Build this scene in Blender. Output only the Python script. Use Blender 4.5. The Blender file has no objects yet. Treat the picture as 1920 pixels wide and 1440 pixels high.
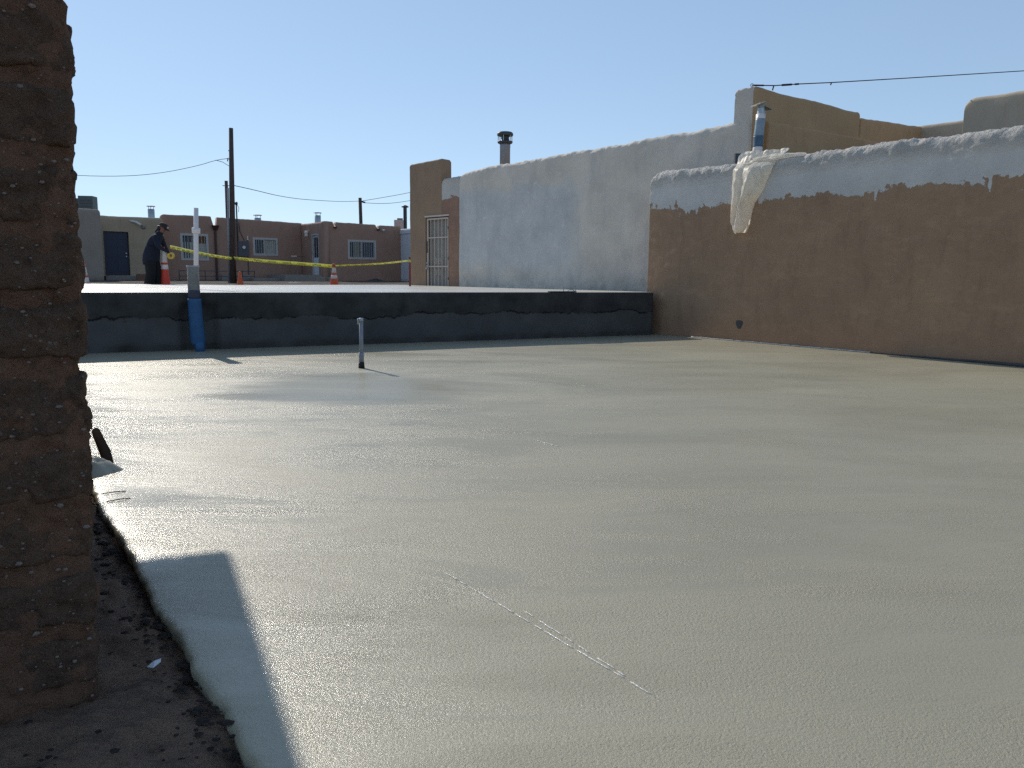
import bpy, bmesh, math, random
from mathutils import Vector, Matrix, noise
random.seed(7)
R = math.radians
scn = bpy.context.scene
COL = scn.collection
# ------------------------------------------------------------------ camera, sky, sun, exposure
cam_d = bpy.data.cameras.new('camera'); cam = bpy.data.objects.new('camera', cam_d); COL.objects.link(cam)
cam_d.sensor_fit = 'HORIZONTAL'; cam_d.sensor_width = 36.0; cam_d.lens = 36.0 * 1440 / 1920
cam_d.clip_start = 0.05; cam_d.clip_end = 6000
cam.matrix_world = Matrix.Translation((0, 0, 1.2)) @ Matrix.Rotation(R(90 - 8.06), 4, 'X') @ Matrix.Rotation(R(.556), 4, 'Z')
scn.camera = cam
SUN_AZ, SUN_EL = 36.2, 33.4          # degrees left of +Y, degrees above the horizon
w = bpy.data.worlds.new('World'); scn.world = w; w.use_nodes = True
wn = w.node_tree.nodes; wl = w.node_tree.links
sky = wn.new('ShaderNodeTexSky'); sky.sky_type = 'NISHITA'; sky.sun_disc = False
sky.sun_elevation = R(SUN_EL); sky.sun_rotation = R(-SUN_AZ)
sky.altitude = 1500; sky.air_density = 1.0; sky.dust_density = 0.25; sky.ozone_density = 2.5
gam = wn.new('ShaderNodeGamma'); gam.inputs['Gamma'].default_value = .5     # evens out the clear sky as the phone camera does
wl.new(sky.outputs['Color'], gam.inputs['Color']); tint = wn.new('ShaderNodeMix'); tint.data_type = 'RGBA'; tint.blend_type = 'MULTIPLY'; tint.inputs[0].default_value = 1; tint.inputs[7].default_value = (.865, .995, 1.12, 1)
wl.new(gam.outputs[0], tint.inputs[6]); wl.new(tint.outputs[2], wn['Background'].inputs['Color'])
wn['Background'].inputs['Strength'].default_value = 0.292
sd = bpy.data.lights.new('sun', 'SUN'); so = bpy.data.objects.new('sun', sd); COL.objects.link(so)
sd.energy = 3.7; sd.angle = R(0.53); sd.color = (1, .925, .81)
sdir = Vector((-math.sin(R(SUN_AZ)) * math.cos(R(SUN_EL)), math.cos(R(SUN_AZ)) * math.cos(R(SUN_EL)), math.sin(R(SUN_EL))))
so.rotation_euler = sdir.to_track_quat('Z', 'Y').to_euler()
scn.view_settings.view_transform = 'Standard'; scn.view_settings.look = 'None'
scn.view_settings.exposure = 0.0; scn.view_settings.gamma = 1.0; scn.view_settings.use_curve_mapping = False
scn.cycles.use_denoising = False
scn.cycles.max_bounces = 6; scn.cycles.sample_clamp_indirect = 6

# ------------------------------------------------------------------ material helpers
class NT:
    def __init__(s, name):
        s.m = bpy.data.materials.new(name); s.m.use_nodes = True
        s.n = s.m.node_tree.nodes; s.l = s.m.node_tree.links
        s.bsdf = s.n['Principled BSDF']; s.geo = s.n.new('ShaderNodeNewGeometry')
        s.pos = s.geo.outputs['Position']
    def put(s, sock, v):
        if isinstance(v, bpy.types.NodeSocket): s.l.new(v, sock)
        else: sock.default_value = v
    def math(s, op, a, b=0.0, c=0.0):
        n = s.n.new('ShaderNodeMath'); n.operation = op
        for i, v in enumerate((a, b, c)): s.put(n.inputs[i], v)
        return n.outputs[0]
    def noise(s, scale, detail=4, rough=.55, vec=None, dist=0.0):
        n = s.n.new('ShaderNodeTexNoise'); n.inputs['Scale'].default_value = scale
        n.inputs['Detail'].default_value = detail; n.inputs['Roughness'].default_value = rough
        n.inputs['Distortion'].default_value = dist
        s.l.new(vec or s.pos, n.inputs['Vector']); return n.outputs[0]
    def vor(s, scale, feature='F1', vec=None, rnd=1.0, color=False):
        n = s.n.new('ShaderNodeTexVoronoi'); n.feature = feature; n.inputs['Scale'].default_value = scale
        n.inputs['Randomness'].default_value = rnd
        s.l.new(vec or s.pos, n.inputs['Vector']); return n.outputs['Color' if color else 'Distance']
    def scaled(s, v3, rotz=0.0):
        n = s.n.new('ShaderNodeMapping'); n.inputs['Scale'].default_value = v3; n.inputs['Rotation'].default_value = (0, 0, rotz)
        s.l.new(s.pos, n.inputs['Vector']); return n.outputs[0]
    def xyz(s):
        n = s.n.new('ShaderNodeSeparateXYZ'); s.l.new(s.pos, n.inputs[0]); return n.outputs
    def rng(s, v, a, b, c=0.0, d=1.0, smooth=False):
        n = s.n.new('ShaderNodeMapRange'); n.interpolation_type = 'SMOOTHSTEP' if smooth else 'LINEAR'
        s.put(n.inputs[0], v)
        for i, x in enumerate((a, b, c, d)): s.put(n.inputs[i + 1], x)
        return n.outputs[0]
    def mix(s, f, a, b, mode='MIX'):
        n = s.n.new('ShaderNodeMix'); n.data_type = 'RGBA'; n.blend_type = mode
        s.put(n.inputs[0], f)
        for i, v in ((6, a), (7, b)):
            if isinstance(v, tuple) and len(v) == 3: v = v + (1,)
            s.put(n.inputs[i], v)
        return n.outputs[2]
    def bump(s, h, strength, dist, prev=None):
        n = s.n.new('ShaderNodeBump'); n.inputs['Strength'].default_value = strength; n.inputs['Distance'].default_value = dist
        s.l.new(h, n.inputs['Height'])
        if prev: s.l.new(prev, n.inputs['Normal'])
        return n.outputs[0]
    def done(s, col, rough=.85, normal=None, spec=.4, metal=0.0):
        if isinstance(col, tuple) and len(col) == 3: col = col + (1,)
        s.put(s.bsdf.inputs['Base Color'], col); s.put(s.bsdf.inputs['Roughness'], rough)
        s.bsdf.inputs['Specular IOR Level'].default_value = spec; s.put(s.bsdf.inputs['Metallic'], metal)
        if normal: s.l.new(normal, s.bsdf.inputs['Normal'])
        return s.m

def simple(name, c1, c2=None, scale=4, rough=.8, bump=0.0, bscale=30, metal=0.0, spec=.4):
    t = NT(name); c2 = c2 or tuple(x * .8 for x in c1)
    col = t.mix(t.rng(t.noise(scale, 5), .3, .7), c1, c2)
    nrm = t.bump(t.noise(bscale, 4), bump, .01) if bump else None
    return t.done(col, rough, nrm, spec, metal)

def stucco(name, c1, c2, c3, bstr=.5):
    t = NT(name)
    col = t.mix(t.rng(t.noise(.9, 6, .6), .32, .68), c1, c2)
    col = t.mix(t.rng(t.noise(4.5, 6, .65, t.scaled((1, 1, .35))), .52, .75, 0, .7), col, c3)
    n = t.bump(t.noise(2.2, 3), .5, .03); n = t.bump(t.noise(45, 5, .7), bstr, .006, n)
    return t.done(col, .9, n, .25)

def painted(name, body, body2, paint, paint2, zedge, wob=.16, flake=.5):
    """brown stucco below, white roof coating above a ragged brushed edge"""
    t = NT(name); x, y, z = t.xyz()
    low = t.mix(t.rng(t.noise(.8, 6, .6), .32, .68), body, body2)
    low = t.mix(t.rng(t.noise(5, 6, .65, t.scaled((1, 1, .3))), .5, .75, 0, .55), low, tuple(c * .72 for c in body2))
    low = t.mix(t.rng(t.noise(2.4, 8, .72, t.scaled((1, 1, 2.2))), .50, .66, 0, .32), low, tuple(min(1, c * 1.32) for c in body))
    low = t.mix(t.rng(t.noise(1.9, 8, .7, t.scaled((1, 1, 1.6))), .54, .66, 0, .28), low, tuple(c * .78 for c in body2))
    low = t.mix(t.rng(t.noise(6, 8, .75), .66, .72, 0, .35), low, tuple(min(1, c * 1.8) for c in body))
    low = t.mix(t.math('MULTIPLY', t.rng(z, .05, .55, 1, 0), t.rng(t.noise(2, 6, .6), .35, .6, .1, .6)), low, (.36, .20, .12))
    hi = t.mix(t.rng(t.noise(1.6, 6, .6), .35, .65), paint, paint2)
    hi = t.mix(t.rng(t.noise(11, 6, .7), .55, .8, 0, .4), hi, tuple(c * .66 for c in paint2))
    flat = t.scaled((1, 1, .12))
    e = t.math('ADD', t.math('MULTIPLY', t.math('SUBTRACT', t.noise(1.1, 3, .5, flat), .5), wob * 2.2),
               t.math('MULTIPLY', t.math('SUBTRACT', t.noise(6, 8, .78), .5), wob * 2.4))
    drip = t.math('MULTIPLY', t.rng(t.noise(7, 2, .5, t.scaled((1, 1, .03))), .60, .68), -.10)
    blot = t.math('MULTIPLY', t.rng(t.noise(2.6, 4, .6), .5, .62), .11)
    lim = t.math('ADD', t.math('ADD', t.math('ADD', e, zedge), drip), blot)
    msk = t.rng(t.math('SUBTRACT', z, lim), -.004, .004)
    # stray flakes of coating below the edge
    fl = t.math('MULTIPLY', t.rng(t.noise(13, 5, .7), .66, .68), t.rng(z, zedge - .55, zedge - .05, 0, flake))
    bare = t.math('MULTIPLY', t.rng(t.noise(16, 5, .7), .66, .68), t.rng(z, zedge + .02, zedge + .26, 1, 0))
    msk = t.math('SUBTRACT', t.math('MAXIMUM', msk, t.rng(fl, .25, .3)), bare); msk.node.use_clamp = True
    col = t.mix(msk, low, hi)
    n = t.bump(t.noise(2.2, 3), .5, .03); n = t.bump(t.noise(26, 6, .75), .6, .012, n); n = t.bump(msk, .5, .008, n)
    capz = t.rng(z, zedge + .42, zedge + .62)                                # rough trowelled coating over the parapet
    n = t.bump(t.math('MULTIPLY', t.math('ADD', t.noise(13, 8, .8, t.scaled((1, 1, .6))), t.math('MULTIPLY', t.vor(16), .5)), capz), .9, .06, n)
    return t.done(col, .88, n, .3)

M = {}
M['brown_r'] = painted('brown_stucco_white_cap', (.365, .232, .142), (.31, .194, .122), (.62, .585, .54), (.52, .495, .46), 2.56)
M['gate_cap'] = painted('gate_stucco_white_cap', (.34, .20, .135), (.27, .155, .11), (.56, .52, .47), (.48, .45, .41), 3.34, .10, .1)
M['gate_brown'] = stucco('gate_brown_stucco', (.345, .235, .15), (.285, .185, .125), (.235, .145, .105))
M['ochre'] = stucco('ochre_stucco', (.50, .325, .175), (.44, .28, .15), (.385, .24, .13))
M['tan'] = stucco('tan_stucco', (.52, .43, .32), (.46, .38, .28), (.41, .33, .245))
M['house_tan'] = stucco('house_tan', (.42, .33, .225), (.36, .28, .195), (.31, .24, .165))
M['house_grey'] = stucco('house_grey_tan', (.31, .26, .215), (.27, .225, .185), (.24, .2, .165))
M['house_brown'] = stucco('house_brown', (.36, .222, .165), (.32, .195, .145), (.285, .17, .127))
M['house_white'] = stucco('house_white', (.62, .62, .64), (.56, .56, .58), (.5, .5, .52))
def white_wall():
    t = NT('white_coated_stucco'); x, y, z = t.xyz()
    warm = t.mix(t.rng(t.noise(1.3, 6, .6), .35, .65), (.66, .59, .50), (.54, .485, .415))
    blue = t.mix(t.rng(t.noise(1.1, 6, .62), .35, .65), (.59, .57, .54), (.46, .455, .44))
    # newer bluish coat brushed over the middle of the wall, warm old coat towards top, foot and end
    wob = t.math('MULTIPLY', t.math('SUBTRACT', t.noise(1.7, 5, .65), .5), .9)
    top = t.rng(t.math('ADD', z, wob), 3.35, 3.55, 1, 0); bot = t.rng(t.math('ADD', z, wob), 1.25, 1.6)
    side = t.rng(t.math('ADD', x, wob), 1.3, 1.7, 1, 0)
    col = t.mix(t.math('MULTIPLY', t.math('MULTIPLY', top, bot), side), warm, blue)
    col = t.mix(t.rng(t.noise(3, 8, .7, t.scaled((1, 1, .25))), .50, .66, 0, .4), col, (.40, .395, .385))
    col = t.mix(t.rng(t.noise(7, 7, .75), .56, .66, 0, .6), col, (.66, .64, .61))
    col = t.mix(t.math('MULTIPLY', t.rng(z, .85, 1.25, 1, 0), t.rng(t.noise(5, 7, .7), .45, .65, 0, .7)), col, (.30, .265, .23))
    n = t.bump(t.noise(1.8, 4), .6, .035); n = t.bump(t.noise(7, 5, .65, t.scaled((1, 1, .6))), .5, .02, n)
    n = t.bump(t.noise(40, 5, .7), .5, .006, n)
    return t.done(col, .85, n, .3)
M['white'] = white_wall()
def slab_mat(name, c1, c2, wet=1.0, r0=.22, r1=.5):
    t = NT(name); x, y, z = t.xyz()
    big = t.noise(.35, 4, .55, t.scaled((1, 1.6, 1), R(20)), .6)
    trow = t.noise(1.3, 6, .62, t.scaled((.45, 1.8, 1), R(12)), 1.2)
    col = t.mix(t.rng(big, .3, .7), c1, c2)
    col = t.mix(t.rng(trow, .46, .72, 0, .16), col, tuple(c * .74 for c in c2))
    col = t.mix(t.rng(t.noise(60, 3, .7), .5, .75, 0, .3), col, tuple(c * .72 for c in c2))
    # drying: glossier where bleed water still stands
    dry = t.rng(t.math('ADD', t.math('MULTIPLY', t.noise(.55, 5, .6, t.scaled((.7, 1.5, 1), R(15)), .8), .75), t.math('MULTIPLY', trow, .3)), .40, .66)
    px = t.math('ADD', x, 1.6); py = t.math('SUBTRACT', y, 8.1)
    pud = t.rng(t.math('ADD', t.math('ADD', t.math('MULTIPLY', px, px), t.math('MULTIPLY', t.math('MULTIPLY', py, py), 1.6)), t.math('MULTIPLY', t.math('SUBTRACT', trow, .5), 3.5)), .6, 2.6)
    rough = t.math('MULTIPLY', t.rng(dry, 0, 1, r0, r1), t.rng(pud, 0, 1, .68, 1.0))
    dl = t.math('ADD', t.math('ADD', t.math('MULTIPLY', x, .814), t.math('MULTIPLY', y, .581)), -.502)          # metres from the slab's free edge
    film = t.rng(t.math('ADD', dl, t.math('MULTIPLY', t.math('SUBTRACT', trow, .5), .8)), .15, 1.0) if wet == 1.0 else 1.0   # water film still lies there
    rough = t.math('MULTIPLY', rough, t.math('ADD', t.math('MULTIPLY', film, .45), .55))
    grain = t.noise(95, 5, .75); pit = t.rng(t.vor(60), 0, .3, 0, 1)
    gs = t.rng(t.noise(1.5, 4, .6, t.scaled((.5, 1.6, 1), R(12)), .8), .35, .7, .35, 1.0)
    h = t.math('MULTIPLY', t.math('MULTIPLY', t.math('ADD', grain, t.math('MULTIPLY', pit, .25)), gs), t.math('MULTIPLY', t.rng(pud, 0, 1, .15, 1), t.math('ADD', t.math('MULTIPLY', film, .5), .5)))
    n = t.bump(t.noise(1.1, 4, .5, t.scaled((.5, 1.6, 1), R(12))), .07 * wet, .02)
    n = t.bump(t.noise(9, 4, .6, t.scaled((.7, 1.3, 1))), .12 * wet, .008, n)
    n = t.bump(h, .8, .010, n)
    return t.done(col, rough, n, .62 if wet == 1.0 else .5)
M['slab'] = slab_mat('fresh_concrete', (.345, .316, .226), (.318, .294, .216), 1.0, .30, .52)
M['raised'] = slab_mat('raised_concrete', (.56, .53, .47), (.5, .48, .43), .5, .3, .45)
def ret_mat():
    t = NT('damp_formed_concrete'); x, y, z = t.xyz()
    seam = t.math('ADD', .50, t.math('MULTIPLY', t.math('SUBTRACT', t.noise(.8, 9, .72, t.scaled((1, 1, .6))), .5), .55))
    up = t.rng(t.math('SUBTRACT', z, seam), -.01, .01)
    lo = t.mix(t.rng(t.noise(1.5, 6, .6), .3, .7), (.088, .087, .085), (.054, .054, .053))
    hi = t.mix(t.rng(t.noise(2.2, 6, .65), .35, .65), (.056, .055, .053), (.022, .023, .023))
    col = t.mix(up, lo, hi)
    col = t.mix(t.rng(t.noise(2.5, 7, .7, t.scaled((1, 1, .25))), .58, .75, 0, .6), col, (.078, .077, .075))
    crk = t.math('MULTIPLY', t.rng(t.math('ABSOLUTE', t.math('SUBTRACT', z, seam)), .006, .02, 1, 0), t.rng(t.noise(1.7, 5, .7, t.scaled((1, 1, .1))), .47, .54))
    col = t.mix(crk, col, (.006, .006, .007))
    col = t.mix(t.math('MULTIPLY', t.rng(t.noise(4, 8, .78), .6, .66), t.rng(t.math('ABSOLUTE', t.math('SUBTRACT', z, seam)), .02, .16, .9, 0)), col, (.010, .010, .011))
    n = t.bump(t.noise(6, 6, .7), .6, .02); n = t.bump(t.noise(50, 4, .7), .4, .005, n); n = t.bump(up, .6, .012, n)
    return t.done(col, .75, n, .35)
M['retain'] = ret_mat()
def adobe(name, c1, c2, gravel, bs=1.0):
    t = NT(name)
    col = t.mix(t.rng(t.noise(7, 6, .65), .3, .7), c1, c2)
    col = t.mix(t.rng(t.noise(28, 6, .7), .5, .72, 0, .75), col, tuple(c * .5 for c in c2))
    big = t.vor(34); g = t.math('MULTIPLY', t.rng(big, .16, .2, 1, 0), t.rng(t.noise(21, 2), .56, .62))
    fine = t.math('MULTIPLY', t.rng(t.vor(95), .2, .26, 1, 0), t.rng(t.noise(50, 2), .5, .6))
    g2 = t.math('MULTIPLY', t.math('MAXIMUM', g, t.math('MULTIPLY', fine, .8)), gravel)
    col = t.mix(g2, col, t.mix(t.rng(t.noise(40, 1), .4, .6), (.30, .25, .22), (.2, .145, .11)))
    n = t.bump(t.noise(16, 6, .7), .9, .03 * bs); n = t.bump(t.noise(70, 6, .8), 1.0, .02, n); n = t.bump(g2, .5, .006, n)
    return t.done(col, .95, n, .2)
M['brick'] = adobe('adobe_brick', (.205, .125, .083), (.148, .096, .068), .9)
M['mortar'] = adobe('mud_mortar', (.28, .152, .096), (.215, .122, .08), .5, 1.0)
def dirt_mat(name, c1, c2, c3):
    t = NT(name)
    col = t.mix(t.rng(t.noise(2.6, 6, .65), .35, .65), c1, c2)
    col = t.mix(t.rng(t.noise(8, 7, .7, t.scaled((.6, 1.6, 1), R(-20))), .5, .66, 0, .85), col, c3)
    col = t.mix(t.rng(t.noise(60, 4, .7), .55, .75, 0, .5), col, tuple(c * .5 for c in c3))
    n = t.bump(t.noise(12, 7, .75), 1.0, .06); n = t.bump(t.noise(70, 6, .8), 1.0, .02, n)
    return t.done(col, .95, n, .2)
M['dirt'] = dirt_mat('dirt', (.35, .23, .16), (.27, .18, .128), (.13, .095, .075))
M['yard'] = dirt_mat('yard_dirt', (.115, .095, .08), (.09, .078, .068), (.06, .053, .05))
M['clod'] = dirt_mat('dark_clods', (.09, .07, .06), (.06, .05, .045), (.035, .03, .028))
M['pvc_white'] = simple('white_pvc', (.74, .68, .65), (.68, .62, .6), 3, .45)
M['pvc_grey'] = simple('grey_pipe', (.40, .42, .44), (.33, .35, .37), 9, .5, .15, 30)
M['blue_wrap'] = simple('blue_foam_wrap', (.03, .115, .25), (.022, .085, .19), 9, .6, .3, 18)
M['dark_wrap'] = simple('dark_tape_wrap', (.05, .055, .09), (.035, .04, .06), 12, .55)
M['metal'] = simple('galvanized_metal', (.42, .45, .47), (.33, .36, .38), 12, .42, .1, 20, .75)
M['steel_dull'] = simple('dull_steel', (.27, .29, .32), (.21, .23, .26), 14, .5, .1, 20, .15)
M['dark_metal'] = simple('dark_metal', (.05, .065, .075), (.035, .045, .055), 8, .5)
M['black'] = simple('black_rubber', (.018, .018, .02), (.012, .012, .014), 8, .6)
M['wire'] = simple('wire_black', (.03, .03, .035), (.02, .02, .025), 2, .6)
M['wood_pole'] = simple('creosote_wood', (.09, .062, .05), (.055, .038, .032), 10, .85, .4, 40)
M['caster_plank'] = simple('caster_plank_wood', (.22, .17, .13), (.15, .115, .09), 9, .85, .4, 40)
M['orange'] = simple('cone_orange', (.62, .11, .03), (.52, .085, .025), 5, .5)
M['red_orange'] = simple('cone_red_orange', (.70, .065, .03), (.6, .05, .025), 5, .5)
M['collar'] = simple('reflective_collar', (.72, .66, .62), (.62, .56, .52), 8, .45)
M['red_post'] = simple('red_post', (.22, .045, .035), (.16, .035, .03), 10, .6)
M['gate_paint'] = simple('cream_gate_paint', (.62, .52, .44), (.55, .45, .38), 10, .5)
M['gate_dark'] = simple('door_behind_gate', (.30, .27, .235), (.25, .22, .19), 5, .6)
M['door_blue'] = simple('navy_door', (.018, .028, .062), (.014, .022, .05), 4, .45)
M['frame_white'] = simple('window_frame', (.48, .45, .42), (.42, .39, .37), 6, .5)
M['door_white'] = simple('storm_door', (.62, .64, .68), (.56, .58, .62), 5, .5)
M['curtain'] = simple('curtain', (.44, .43, .36), (.36, .35, .30), 6, .9)
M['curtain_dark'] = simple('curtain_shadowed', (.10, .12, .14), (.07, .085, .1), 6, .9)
M['downspout'] = simple('oxblood_downspout', (.065, .022, .02), (.05, .017, .016), 6, .5)
M['box_grey'] = simple('meter_box', (.085, .085, .10), (.07, .07, .085), 6, .5)
M['light_white'] = simple('porch_light', (.7, .66, .6), (.6, .56, .5), 6, .4)
M['concrete_old'] = simple('old_concrete', (.27, .24, .215), (.22, .195, .175), 6, .9, .3, 30)
M['brickred'] = simple('brick_planter', (.20, .10, .075), (.16, .08, .06), 10, .9, .3, 30)
M['cloth_navy'] = simple('navy_hoodie', (.012, .016, .032), (.009, .012, .024), 14, .9, .3, 60)
M['cloth_black'] = simple('black_trousers', (.010, .010, .012), (.007, .007, .009), 14, .9, .3, 60)
M['skin'] = simple('skin', (.20, .095, .065), (.17, .08, .055), 14, .55)
M['hair'] = simple('hair', (.012, .008, .007), (.008, .006, .005), 40, .5)
M['cap'] = simple('cap_cloth', (.03, .018, .018), (.022, .014, .014), 20, .85)
M['cap_light'] = simple('cap_panel', (.5, .47, .45), (.42, .4, .38), 20, .85)
M['paper'] = simple('paper_scrap', (.62, .66, .7), (.52, .55, .6), 20, .8)
M['strip'] = simple('pale_joint_strip', (.66, .60, .54), (.5, .45, .4), 20, .8)
M['shadow_strip_twig'] = simple('shadow_strip_and_twig', (.02, .017, .016), (.012, .01, .01), 20, 1.0, .9, 60, 0.0, 0.0)  # black of the modelled shadow strip by the lump, also used for twigs
def glass():
    t = NT('window_glass'); m = t.done((.02, .025, .03), .05, None, .6); return m
M['glass'] = glass()
def tape_mat():
    t = NT('yellow_barrier_tape'); uv = t.n.new('ShaderNodeUVMap'); sp = t.n.new('ShaderNodeSeparateXYZ'); t.l.new(uv.outputs[0], sp.inputs[0])
    u, v = sp.outputs[0], sp.outputs[1]
    word = t.math('GREATER_THAN', t.math('FRACT', t.math('MULTIPLY', u, 1.5)), .42)
    cell = t.math('GREATER_THAN', t.noise(1, 0, .5, None), 2.0)
    let = t.math('GREATER_THAN', t.math('FRACT', t.math('MULTIPLY', u, 18)), .38)
    band = t.math('MULTIPLY', t.math('GREATER_THAN', v, .27), t.math('LESS_THAN', v, .73))
    k = t.math('MULTIPLY', t.math('MULTIPLY', word, let), band)
    col = t.mix(t.math('MULTIPLY', k, .6), (.90, .86, .24), (.16, .15, .05))
    t.bsdf.inputs['Transmission Weight'].default_value = 0
    m = t.done(col, .35, None, .5)
    tr = t.n.new('ShaderNodeBsdfTranslucent'); t.l.new(col, tr.inputs[0])
    mx = t.n.new('ShaderNodeMixShader'); mx.inputs[0].default_value = .45
    t.l.new(t.bsdf.outputs[0], mx.inputs[1]); t.l.new(tr.outputs[0], mx.inputs[2]); t.l.new(mx.outputs[0], t.n['Material Output'].inputs[0])
    return m
M['tape'] = tape_mat()
def plastic_mat():
    t = NT('cloudy_plastic_sheet')
    nz = t.noise(14, 6, .7)
    n = t.bump(nz, .35, .012); n = t.bump(t.noise(5, 4, .6, t.scaled((1.5, 1.5, .5))), .5, .04, n)
    col = t.mix(t.rng(nz, .35, .7), (.90, .85, .75), (.82, .76, .65))
    m = t.done(col, .4, n, .4)
    tr = t.n.new('ShaderNodeBsdfTranslucent'); t.l.new(col, tr.inputs[0]); t.l.new(n, tr.inputs['Normal'])
    tp = t.n.new('ShaderNodeBsdfTransparent')
    a = t.n.new('ShaderNodeMixShader'); a.inputs[0].default_value = .5; b = t.n.new('ShaderNodeMixShader'); t.l.new(t.rng(nz, .4, .7, .04, .14), b.inputs[0])
    t.l.new(t.bsdf.outputs[0], a.inputs[1]); t.l.new(tr.outputs[0], a.inputs[2])
    t.l.new(a.outputs[0], b.inputs[1]); t.l.new(tp.outputs[0], b.inputs[2]); t.l.new(b.outputs[0], t.n['Material Output'].inputs[0])
    return m
M['plastic'] = plastic_mat()

# ------------------------------------------------------------------ object helpers
def tag(o, label=None, cat=None, group=None, kind=None):
    if label: o['label'] = label
    if cat: o['category'] = cat
    if group: o['group'] = group
    if kind: o['kind'] = kind
    return o
def thing(name, loc, label, cat, group=None):
    o = bpy.data.objects.new(name, None); o.empty_display_size = .2; COL.objects.link(o); o.location = loc
    return tag(o, label, cat, group)
def wloc(o):
    v = Vector((0, 0, 0))
    while o: v += Vector(o.location); o = o.parent
    return v
def mesh_obj(name, verts, faces, mat, parent=None, smooth=False, loc=None, uvs=None):
    """verts in world coordinates; the object's origin goes to loc (or its parent's place)"""
    base = wloc(parent) if parent else Vector((0, 0, 0))
    off = Vector(loc) if loc is not None else base
    me = bpy.data.meshes.new(name)
    me.from_pydata([tuple(Vector(v) - off) for v in verts], [], [tuple(f) for f in faces])
    if uvs:
        ul = me.uv_layers.new(name='UVMap')
        for lp in me.loops: ul.data[lp.index].uv = uvs[lp.vertex_index]
    bm = bmesh.new(); bm.from_mesh(me); bmesh.ops.recalc_face_normals(bm, faces=bm.faces); bm.to_mesh(me); bm.free()
    if smooth:
        for p in me.polygons: p.use_smooth = True
    for m_ in (mat if isinstance(mat, (list, tuple)) else [mat]): me.materials.append(M[m_] if isinstance(m_, str) else m_)
    o = bpy.data.objects.new(name, me); COL.objects.link(o)
    if parent: o.parent = parent
    o.location = off - base if parent else off
    return o
class MB:
    def __init__(s): s.v = []; s.f = []
    def add(s, v, f):
        k = len(s.v); s.v += [Vector(p) for p in v]; s.f += [[i + k for i in q] for q in f]; return s
    def obox(s, o, a, b, c):
        """box from corner o with edge vectors a, b, c"""
        o, a, b, c = map(Vector, (o, a, b, c))
        return s.add([o, o + a, o + a + b, o + b, o + c, o + a + c, o + a + b + c, o + b + c],
                     [(0, 3, 2, 1), (4, 5, 6, 7), (0, 1, 5, 4), (1, 2, 6, 5), (2, 3, 7, 6), (3, 0, 4, 7)])
    def box(s, c, h):
        return s.obox((c[0] - h[0], c[1] - h[1], c[2] - h[2]), (2 * h[0], 0, 0), (0, 2 * h[1], 0), (0, 0, 2 * h[2]))
    def tube(s, pts, r, n=10, cap=True):
        pts = [Vector(p) for p in pts]; rs = r if isinstance(r, (list, tuple)) else [r] * len(pts)
        k = len(s.v); up = None
        for i, p in enumerate(pts):
            d = (pts[min(i + 1, len(pts) - 1)] - pts[max(i - 1, 0)]).normalized()
            a = Vector((0, 0, 1)).cross(d) if abs(d.z) < .95 else Vector((1, 0, 0)).cross(d)
            if up is not None: a = up - d * up.dot(d)
            a.normalize(); up = a.copy(); b = d.cross(a)
            for j in range(n):
                th = 2 * math.pi * j / n; s.v.append(p + (a * math.cos(th) + b * math.sin(th)) * rs[i])
        for i in range(len(pts) - 1):
            for j in range(n):
                s.f.append([k + i * n + j, k + i * n + (j + 1) % n, k + (i + 1) * n + (j + 1) % n, k + (i + 1) * n + j])
        if cap:
            s.f.append([k + j for j in range(n)][::-1]); s.f.append([k + (len(pts) - 1) * n + j for j in range(n)])
        return s
    def lathe(s, base, prof, n=20):
        k = len(s.v); b = Vector(base)
        for r, z in prof:
            for j in range(n):
                th = 2 * math.pi * j / n; s.v.append(b + Vector((r * math.cos(th), r * math.sin(th), z)))
        for i in range(len(prof) - 1):
            for j in range(n):
                s.f.append([k + i * n + j, k + i * n + (j + 1) % n, k + (i + 1) * n + (j + 1) % n, k + (i + 1) * n + j])
        s.f.append([k + j for j in range(n)][::-1]); s.f.append([k + (len(prof) - 1) * n + j for j in range(n)])
        return s
    def build(s, name, mat, parent=None, smooth=False, loc=None):
        return mesh_obj(name, s.v, s.f, mat, parent, smooth, loc)
def fb(p, sc, oct=4): return noise.fractal(Vector(p) * sc, 1.0, 2.0, oct)
def lerp(a, b, t): return a + (b - a) * t
def interp(tab, x):
    if x <= tab[0][0]: return tab[0][1]
    for (a, b), (c, d) in zip(tab, tab[1:]):
        if x <= c: return lerp(b, d, (x - a) / (c - a))
    return tab[-1][1]

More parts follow.
